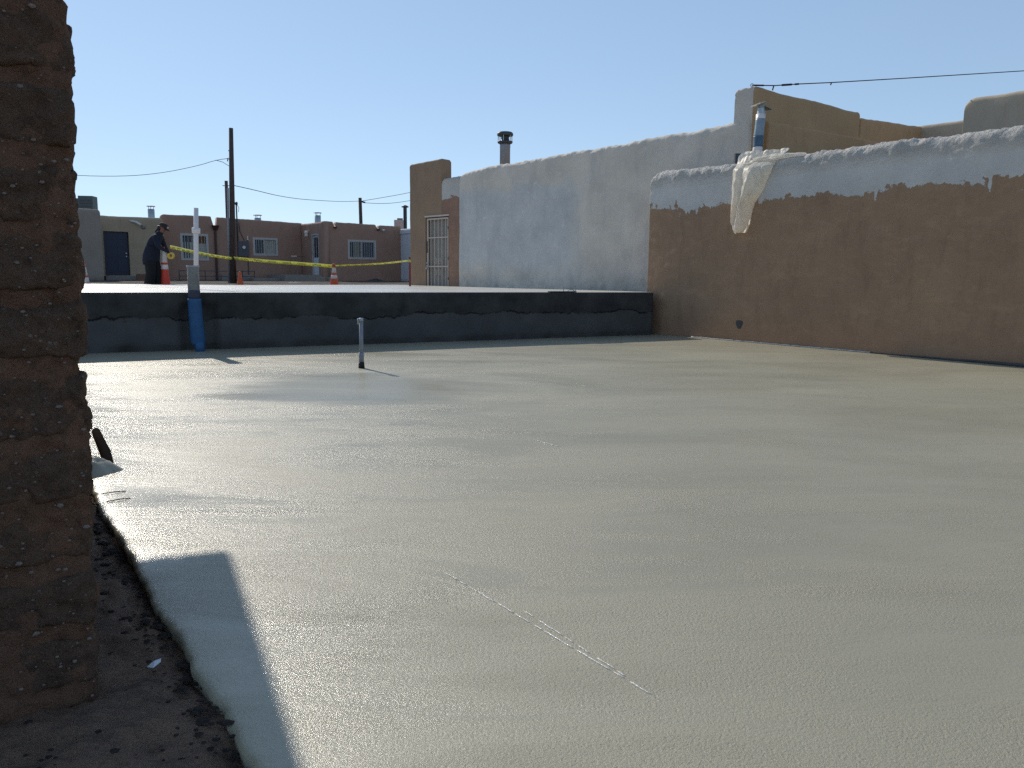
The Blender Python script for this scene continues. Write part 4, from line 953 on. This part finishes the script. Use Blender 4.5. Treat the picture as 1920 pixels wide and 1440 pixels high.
# yard clutter across the street
def clutter():
    o = MB().obox((-16.25, 33.5, .80), (.72, .3, 0), (-.2, .35, 0), (0, 0, .30)).build('planter_box', 'brickred', None, loc=(-16, 33.5, .8)); tag(o, 'low reddish brick planter by the blue door step', 'planter')
    t = thing('low_railing', (-13.6, 34, .8), 'low dark metal garden railing along the brown house front', 'railing')
    a, b = Vector((-14.9, 34.6, .80)), Vector((-12.2, 36.6, .80))
    for z in (.22, .46): MB().tube([a + Vector((0, 0, z)), b + Vector((0, 0, z))], .016, 6).build('rail', 'dark_metal', t)
    for k in range(7):
        p = a.lerp(b, k / 6); MB().tube([p, p + Vector((0, 0, .5))], .018, 6).build('rail_post', 'dark_metal', t)
    for k, (x, y) in enumerate(((-13.7, 36.3), (-13.0, 36.85))):
        o = MB().obox((x, y, .80), E1 * .42, E2 * .2, (0, 0, .3)).build('cinder_block', 'concrete_old', None, loc=(x, y, .8)); tag(o, ('grey cinder block behind the low railing, against the downspout', 'grey cinder block behind the low railing, next to the meter box')[k], 'block', 'blocks behind the low railing')
    for k, (x, y) in enumerate(((-9.15, 35.6), (-8.62, 35.9))):
        o = MB().obox((x, y, .80), E1 * .46, E2 * .22, (0, 0, .24)).build('paving_block', 'concrete_old', None, loc=(x, y, .8)); tag(o, ('pale concrete block before the porch, nearer the utility pole', 'pale concrete block before the porch, nearer the striped cone')[k], 'block', 'blocks before the porch')
    for (x, y, w_, lab) in ((-6.2, 35.4, .9, 'dark heap of soil below the white walled house'), (-8.55, 30.3, .45, 'small pale heap of rubble behind the striped cone')):
        V, F = [], []; n, k = 5, 16
        for i in range(n + 1):
            for j in range(k):
                th = 2 * math.pi * j / k; f = i / n; r = w_ * f * (1 + .3 * fb((math.cos(th), math.sin(th), x), 1.2, 3))
                V.append((x + r * math.cos(th), y + r * .6 * math.sin(th), .79 + .2 * w_ * (1 - f) * (1 + .5 * fb((f * 3, th, x), 1, 2))))
        for i in range(n):
            for j in range(k): F.append((i * k + j, i * k + (j + 1) % k, (i + 1) * k + (j + 1) % k, (i + 1) * k + j))
        o = mesh_obj('soil_heap', V, F, 'clod' if w_ > .5 else 'concrete_old', None, False, loc=(x, y, .8)); tag(o, lab, 'heap')
clutter()

# ------------------------------------------------------------------ poles and wires
def poles():
    b = Vector((-10.48, 29.0, .80)); tp = Vector((-10.33, 29.0, 6.41))
    t = thing('utility_pole', b, 'tall dark wooden utility pole with conduit where yellow tape passes', 'pole')
    MB().tube([b, b.lerp(tp, .5), tp], [.115, .10, .075], 14).build('shaft', 'wood_pole', t, True)
    MB().tube([b + Vector((-.14, -.06, 0)), b.lerp(tp, .62) + Vector((-.125, -.05, 0))], .035, 8).build('conduit', 'steel_dull', t, True)
    MB().tube([b + Vector((.13, -.05, 0)), b + Vector((.11, -.05, 1.7))], .03, 8).build('guard', 'downspout', t, True)
    MB().tube([b.lerp(tp, .80) + Vector((-.07, -.02, 0)), b.lerp(tp, .80) + Vector((-.13, -.03, .05)), b.lerp(tp, .80) + Vector((-.13, -.03, -.06))], .02, 6).build('insulator', 'dark_metal', t)
    MB().tube([tp - Vector((.09, .02, .80)), tp - Vector((.12, .02, .80))], .02, 6).build('insulator', 'dark_metal', t)
    b = Vector((-15.36, 42, .8)); tp = Vector((-15.33, 42, 6.03))
    t = thing('short_pole', b, 'plain dark wooden pole rising behind the brown house roof', 'pole')
    MB().tube([b, tp], [.095, .085], 12).build('shaft', 'wood_pole', t, True)
    MB().tube([tp + Vector((-.2, 0, -.25)), tp + Vector((.2, 0, -.25))], .02, 6).build('cross_pin', 'dark_metal', t)
    b = Vector((-10.08, 52, .8)); tp = Vector((-10.17, 52, 6.17))
    t = thing('far_pole', b, 'thin leaning wooden pole far behind the notched brown parapet', 'pole')
    MB().tube([b, tp], [.13, .11], 10).build('shaft', 'wood_pole', t, True)
    MB().tube([tp + Vector((.12, 0, -.24)), tp + Vector((.34, 0, -.3))], .06, 6).build('insulator', 'dark_metal', t)
    W = [([(-10.45, 29, 5.34), (-11.08, 29.4, 5.33), (-12.02, 30, 5.19), (-13.99, 31.2, 5.05), (-16.07, 32.4, 5.06), (-19.05, 34, 5.27), (-22.95, 36, 5.75), (-28.13, 38.5, 6.61)], .011, 'long sagging wire running from the tall pole past the adobe wall'),
         ([(-10.28, 29, 4.37), (-10.81, 33, 4.62), (-11.13, 37, 4.80), (-11.22, 41, 5.03), (-11.10, 45, 5.33), (-10.75, 49, 5.64), (-10.17, 52, 5.96)], .014, 'sagging wire strung between the tall pole and the far leaning pole'),
         ([(-10.10, 52, 5.96), (-8.91, 54, 6.41), (-7.47, 57, 7.06), (-4.77, 62, 8.38)], .016, 'upper of two wires rising behind the gate wall'),
         ([(-10.0, 52, 5.86), (-9.1, 54, 5.98), (-8.3, 56, 6.24), (-7.61, 58, 6.59), (-4.84, 63, 7.58)], .016, 'lower of two wires rising behind the gate wall')]
    for pts, r, lab in W:
        # smooth the polyline
        V = [Vector(p) for p in pts]
        for _ in range(2):
            q = [V[0]]
            for a, c in zip(V, V[1:]): q += [a.lerp(c, .25), a.lerp(c, .75)]
            V = q + [V[-1]]
        o = MB().tube(V, r, 5).build('overhead_wire', 'wire', None, loc=pts[0]); tag(o, lab, 'wire')
    o = MB().tube([(-10.46, 29, 5.07), (-10.75, 29.2, 5.23), (-11.08, 29.4, 5.33)], .010, 5).build('bridle_wire', 'wire', None, loc=(-10.46, 29, 5.07)); tag(o, 'short bridle wire joining the sagging wire at the tall pole', 'wire')
poles()

# ------------------------------------------------------------------ cones, tape, post
def gz(y): return interp([(18, .73), (22, .745), (30, .82), (40, .83)], y)
def cone(x, y, h, r0, r1, bands, base, mat, label, top=True):
    z = gz(y) - .01; t = thing('traffic_cone', (x, y, z), label, 'cone')
    if base: MB().obox((x - base, y - base, z), (2 * base, 0, 0), (0, 2 * base, 0), (0, 0, .03)).build('base', mat, t)
    R_ = lambda f: lerp(r0, r1, f)
    MB().lathe((x, y, z), [(R_(0), .031), (R_(.02), .05), (R_(.5), h * .5), (R_(.97), h * .97), (r1 * .7, h)], 20).build('cone_body', mat, t, True)
    for f0, f1, m_ in bands:
        MB().lathe((x, y, z), [(R_(f0) + .001, h * f0), (R_(f0) + .005, h * f0 + .004), (R_(f1) + .005, h * f1 - .004), (R_(f1) + .001, h * f1)], 20).build('collar', m_, t, True)
    return t
cone(-11.63, 21.0, .75, .15, .035, [(.17, .40, 'collar'), (.47, .76, 'collar')], .18, 'orange', 'orange cone with two wide white collars beside the adobe wall')
cone(-9.42, 20.98, 1.14, .135, .045, [(.47, .58, 'collar'), (.63, .93, 'collar')], 0, 'red_orange', 'tall red orange delineator cone at the worker\'s hands')
cone(-8.10, 23.0, .49, .11, .03, [], .13, 'orange', 'small plain orange cone beside the utility pole')
c4 = cone(-6.23, 27.0, .70, .15, .04, [(.34, .52, 'collar'), (.62, .88, 'collar')], .18, 'orange', 'orange and white striped cone holding up the yellow tape')
MB().lathe((-6.23, 27.0, 1.475), [(.03, 0), (.055, .01), (.055, .05), (.03, .06)], 12).build('cone_top', 'orange', c4, True)
t = thing('marker_post', (-2.86, 21.5, .72), 'dark red steel post tied with tape by the gate wall', 'post')
MB().obox((-2.885, 21.48, .72), (.05, 0, 0), (0, .04, 0), (0, 0, .95)).build('post', 'red_post', t)
MB().obox((-2.89, 21.475, 1.53), (.06, 0, 0), (0, .05, 0), (0, 0, .07)).build('tape_wrap', 'tape', t)
def tape(pts, label, wd=.078, twist=(.15, .6), seed=0):
    V, F, U = [], [], []; P = [Vector(p) for p in pts]
    for _ in range(3):
        q = [P[0]]
        for a, c in zip(P, P[1:]): q += [a.lerp(c, .25), a.lerp(c, .75)]
        P = q + [P[-1]]
    acc = 0
    for i, p in enumerate(P):
        d = (P[min(i + 1, len(P) - 1)] - P[max(i - 1, 0)]).normalized(); s = Vector((d.y, -d.x, 0)).normalized()
        if i: acc += (p - P[i - 1]).length
        tw = lerp(twist[0], twist[1], i / len(P)) + .35 * fb((acc, seed, 0), .7, 2)
        up = Vector((0, 0, 1)) * math.cos(tw) + s * math.sin(tw)
        nrm = d.cross(up) * .0006
        V += [p - up * wd / 2 + nrm, p + up * wd / 2 + nrm, p + up * wd / 2 - nrm, p - up * wd / 2 - nrm]; U += [(acc, 0), (acc, 1), (acc, 1), (acc, 0)]
    for i in range(len(P) - 1):
        for j in range(4): F.append((4 * i + j, 4 * i + (j + 1) % 4, 4 * i + 4 + (j + 1) % 4, 4 * i + 4 + j))
    F += [(0, 1, 2, 3), tuple(4 * (len(P) - 1) + j for j in (3, 2, 1, 0))]
    o = mesh_obj('barrier_tape', V, F, 'tape', None, True, loc=pts[0], uvs=U); tag(o, label, 'tape', 'yellow barrier tape lengths')
tape([(-9.13, 20.72, 1.86), (-9.65, 23, 1.83), (-10.2, 26, 1.77), (-10.43, 28.86, 1.71)], 'yellow barrier tape from the worker to the utility pole', .10, (.1, .2), 1)
tape([(-10.36, 28.86, 1.73), (-8.94, 28.2, 1.61), (-7.62, 27.6, 1.54), (-6.28, 27, 1.45)], 'yellow barrier tape from the utility pole to the striped cone', .12, (.1, .3), 2)
tape([(-6.18, 27, 1.46), (-4.84, 25, 1.49), (-3.89, 23.4, 1.51), (-2.89, 21.48, 1.57)], 'yellow barrier tape from the striped cone to the red post', .07, (.7, 1.0), 3)

# ------------------------------------------------------------------ worker
def worker():
    B = Vector((-9.63, 20.8, gz(20.8)))
    t = thing('person', B, 'worker in navy hoodie and cap bending over the tall cone holding tape', 'person')
    J = [('pelvis', (-.07, 0, .90), .19, None), ('waist', (-.02, 0, 1.08), .19, 'pelvis'), ('chest', (.09, 0, 1.28), .20, 'waist'), ('neckb', (.19, 0, 1.43), .115, 'chest'),
         ('neck', (.245, 0, 1.50), .062, 'neckb'), ('chin', (.30, 0, 1.555), .075, 'neck'), ('head', (.315, 0, 1.63), .098, 'chin'), ('crown', (.31, 0, 1.685), .08, 'head')]
    for s, tagn in ((-1, 'n'), (1, 'f')):
        J += [('sh' + tagn, (.16, .19 * s, 1.38), .085, 'chest'), ('el' + tagn, (.27, .26 * s, 1.12) if s < 0 else (.22, .24, 1.11), .06, 'sh' + tagn),
              ('wr' + tagn, (.47, .20 * s, .99) if s < 0 else (.36, .14, .98), .043, 'el' + tagn), ('ha' + tagn, (.535, .15 * s, .965) if s < 0 else (.41, .10, .965), .036, 'wr' + tagn)]
        J += [('hip' + tagn, (-.05, .10 * s, .84), .115, 'pelvis'), ('kn' + tagn, (-.0 + .03 * s, .115 * s, .47), .085, 'hip' + tagn), ('an' + tagn, (-.06 + .05 * s, .125 * s, .10), .06, 'kn' + tagn),
              ('toe' + tagn, (.09 + .05 * s, .135 * s, .05), .046, 'an' + tagn)]
        hx = (.535, .15 * s, .965) if s < 0 else (.41, .10, .965)
        for k in range(4):                      # fingers curling round the roll / cone
            oy = (k - 1.5) * .017
            f1 = (hx[0] + .035, hx[1] + oy, hx[2] - .02 - .004 * k); f2 = (hx[0] + .045 - .003 * k, hx[1] + oy, hx[2] - .05 + .004 * abs(k - 1))
            J += [('f%d%s' % (k, tagn), f1, .0095, 'ha' + tagn), ('g%d%s' % (k, tagn), f2, .008, 'f%d%s' % (k, tagn))]
        J += [('th' + tagn, (hx[0] - .005, hx[1] - .035 * s, hx[2] - .03), .010, 'wr' + tagn), ('ti' + tagn, (hx[0] + .02, hx[1] - .03 * s, hx[2] - .055), .0085, 'th' + tagn)]
    names = [j[0] for j in J]; me = bpy.data.meshes.new('body')
    me.from_pydata([j[1] for j in J], [(names.index(j[3]), i) for i, j in enumerate(J) if j[3]], [])
    tmp = bpy.data.objects.new('tmp_body', me); COL.objects.link(tmp)
    sk = tmp.modifiers.new('skin', 'SKIN'); sk.use_smooth_shade = True; sk.branch_smoothing = .3
    for i, j in enumerate(J):
        sv = me.skin_vertices[0].data[i]; r = j[2]
        sv.radius = (r, r) if j[0] not in ('pelvis', 'waist', 'chest') else (r * .82, r * 1.12); sv.use_root = (i == 0)
    ss = tmp.modifiers.new('sub', 'SUBSURF'); ss.levels = 2; ss.render_levels = 2
    dg = bpy.context.evaluated_depsgraph_get(); dg.update()
    bm_ = bpy.data.meshes.new_from_object(tmp.evaluated_get(dg)); bpy.data.objects.remove(tmp)
    bm_.name = 'body'; bm_.materials.clear()
    for k in ('cloth_navy', 'cloth_black', 'skin', 'black'): bm_.materials.append(M[k])
    def seg(n):
        if n in ('neck', 'chin', 'head', 'crown') or n[:2] in ('ha', 'th', 'ti') or (n[0] in 'fg' and n[1].isdigit()): return 2
        if n[:3] == 'toe': return 3
        if n[:2] in ('kn', 'an'): return 1
        return 0
    for p in bm_.polygons:
        c = p.center; best = min(J, key=lambda j: (Vector(j[1]) - c).length - j[2]); p.material_index = seg(best[0]); p.use_smooth = True
        if p.material_index == 0 and c.z < .78: p.material_index = 1
    # a nose and brow: pull the front of the face
    for v in bm_.vertices:
        d_ = v.co - Vector((.40, 0, 1.585))
        if d_.length < .05: v.co.x += .022 * (1 - d_.length / .05); v.co.z -= .01 * (1 - d_.length / .05)
    bo = bpy.data.objects.new('body', bm_); COL.objects.link(bo); bo.parent = t
    W_ = lambda x, y, z: B + Vector((x, y, z))
    # hoodie skirt: follows hips, ends in a hem
    V, F = [], []; prof = [(1.12, .195, .0), (1.0, .215, -.03), (.90, .225, -.05), (.80, .225, -.06), (.70, .215, -.06), (.69, .205, -.06)]
    for z, r, ox in prof:
        for j in range(20):
            th = j * math.pi / 10; V.append(W_(ox + r * .92 * math.cos(th) * (1 + .05 * math.sin(5 * th)), r * 1.12 * math.sin(th), z + .012 * math.sin(3 * th) + (.04 * math.cos(th) if z < .75 else 0)))
    for i in range(len(prof) - 1):
        for j in range(20): F.append((i * 20 + j, i * 20 + (j + 1) % 20, (i + 1) * 20 + (j + 1) % 20, (i + 1) * 20 + j))
    mesh_obj('hoodie_hem', V, F, 'cloth_navy', t, True)
    V, F = [], []                                   # trouser legs, loose
    for s in (-1, 1):
        mb = MB().tube([W_(-.05, .095 * s, .84), W_(-.02 + .015 * s, .11 * s, .6), W_(.0 + .03 * s, .118 * s, .42), W_(-.05 + .05 * s, .125 * s, .08)], [.15, .14, .13, .13], 14, False)
        mb.build('trouser_leg', 'cloth_black', t, True)
    # cap: crown, panel and brim, tilted forward
    ax = Vector((.46, 0, .89)).normalized(); sx = Vector((ax.z, 0, -ax.x)); c0 = W_(.318, 0, 1.645)
    V, F = [], []
    prof = [(.108, .0), (.110, .03), (.100, .065), (.07, .092), (.02, .105)]
    for r, h in prof:
        for j in range(18):
            th = j * math.pi / 9; V.append(c0 + ax * h + sx * (r * 1.12 * math.cos(th)) + Vector((0, r * .95 * math.sin(th), 0)))
    for i in range(len(prof) - 1):
        for j in range(18): F.append((i * 18 + j, i * 18 + (j + 1) % 18, (i + 1) * 18 + (j + 1) % 18, (i + 1) * 18 + j))
    F.append(tuple(4 * 18 + j for j in range(18)))
    cp = mesh_obj('cap', V, F, 'cap', t, True)
    V, F = [], []
    for k in range(9):
        th = -1.05 + 2.1 * k / 8
        a = c0 + sx * (.115 * math.cos(th)) + Vector((0, .1 * math.sin(th), 0)); b = c0 + sx * (.115 * math.cos(th) + .085 * math.cos(th * .9)) + Vector((0, .1 * math.sin(th), 0)) - ax * .025
        V += [a, b, a - ax * .008, b - ax * .008]
    for k in range(8): F += [(4 * k, 4 * k + 1, 4 * k + 5, 4 * k + 4), (4 * k + 2, 4 * k + 6, 4 * k + 7, 4 * k + 3), (4 * k + 1, 4 * k + 3, 4 * k + 7, 4 * k + 5)]
    mesh_obj('brim', V, F, 'cap', cp, True)
    V, F = [], []
    for k in range(5):
        th = -.5 + .25 * k
        for h, r in ((.01, .113), (.06, .106)): V.append(c0 + ax * h + sx * (r * 1.13 * math.cos(th) + .003) + Vector((0, r * .96 * math.sin(th), 0)))
    for k in range(4): F.append((2 * k, 2 * k + 2, 2 * k + 3, 2 * k + 1))
    mesh_obj('front_panel', V, F, 'cap_light', cp)
    MB().tube([W_(.23, 0, 1.66), W_(.20, 0, 1.62), W_(.15, -.01, 1.565), W_(.11, -.015, 1.52), W_(.09, -.02, 1.50)], [.045, .034, .026, .022, .008], 8).build('braid', 'hair', t, True)
    MB().tube([W_(.24, 0, 1.665), W_(.225, 0, 1.60), W_(.235, 0, 1.55)], [.08, .082, .06], 12).build('hair', 'hair', t, True)
    for s in (-1, 1):
        MB().tube([W_(.315, .094 * s, 1.615), W_(.31, .108 * s, 1.622)], [.022, .018], 8).build('ear', 'skin', t, True)
        MB().tube([W_(.392, .034 * s, 1.622), W_(.398, .034 * s, 1.621)], [.013, .008], 8).build('eye', 'black', t, True)
    MB().tube([W_(.385, -.025, 1.553), W_(.391, 0, 1.551), W_(.385, .025, 1.553)], .007, 6).build('mouth', 'skin', t, True)
    # roll of tape in the near hand
    c = B + Vector((.545, -.15, .885)); V, F = [], []; k = 24
    pr_ = [(.09, -.038), (.09, .038), (.045, .038), (.045, -.038)]
    for j in range(k):
        th = 2 * math.pi * j / k
        for r, y in pr_: V.append(c + Vector((r * math.cos(th), y, r * math.sin(th))))
    for j in range(k):
        for i in range(4): F.append((4 * j + i, 4 * j + (i + 1) % 4, 4 * ((j + 1) % k) + (i + 1) % 4, 4 * ((j + 1) % k) + i))
    o = mesh_obj('tape_roll', V, F, simple('yellow_tape_roll', (.72, .50, .06), (.55, .36, .05), 20, .45), None, True, loc=c)
    tag(o, 'yellow roll of barrier tape hanging from the worker\'s hand', 'tape roll')
worker()
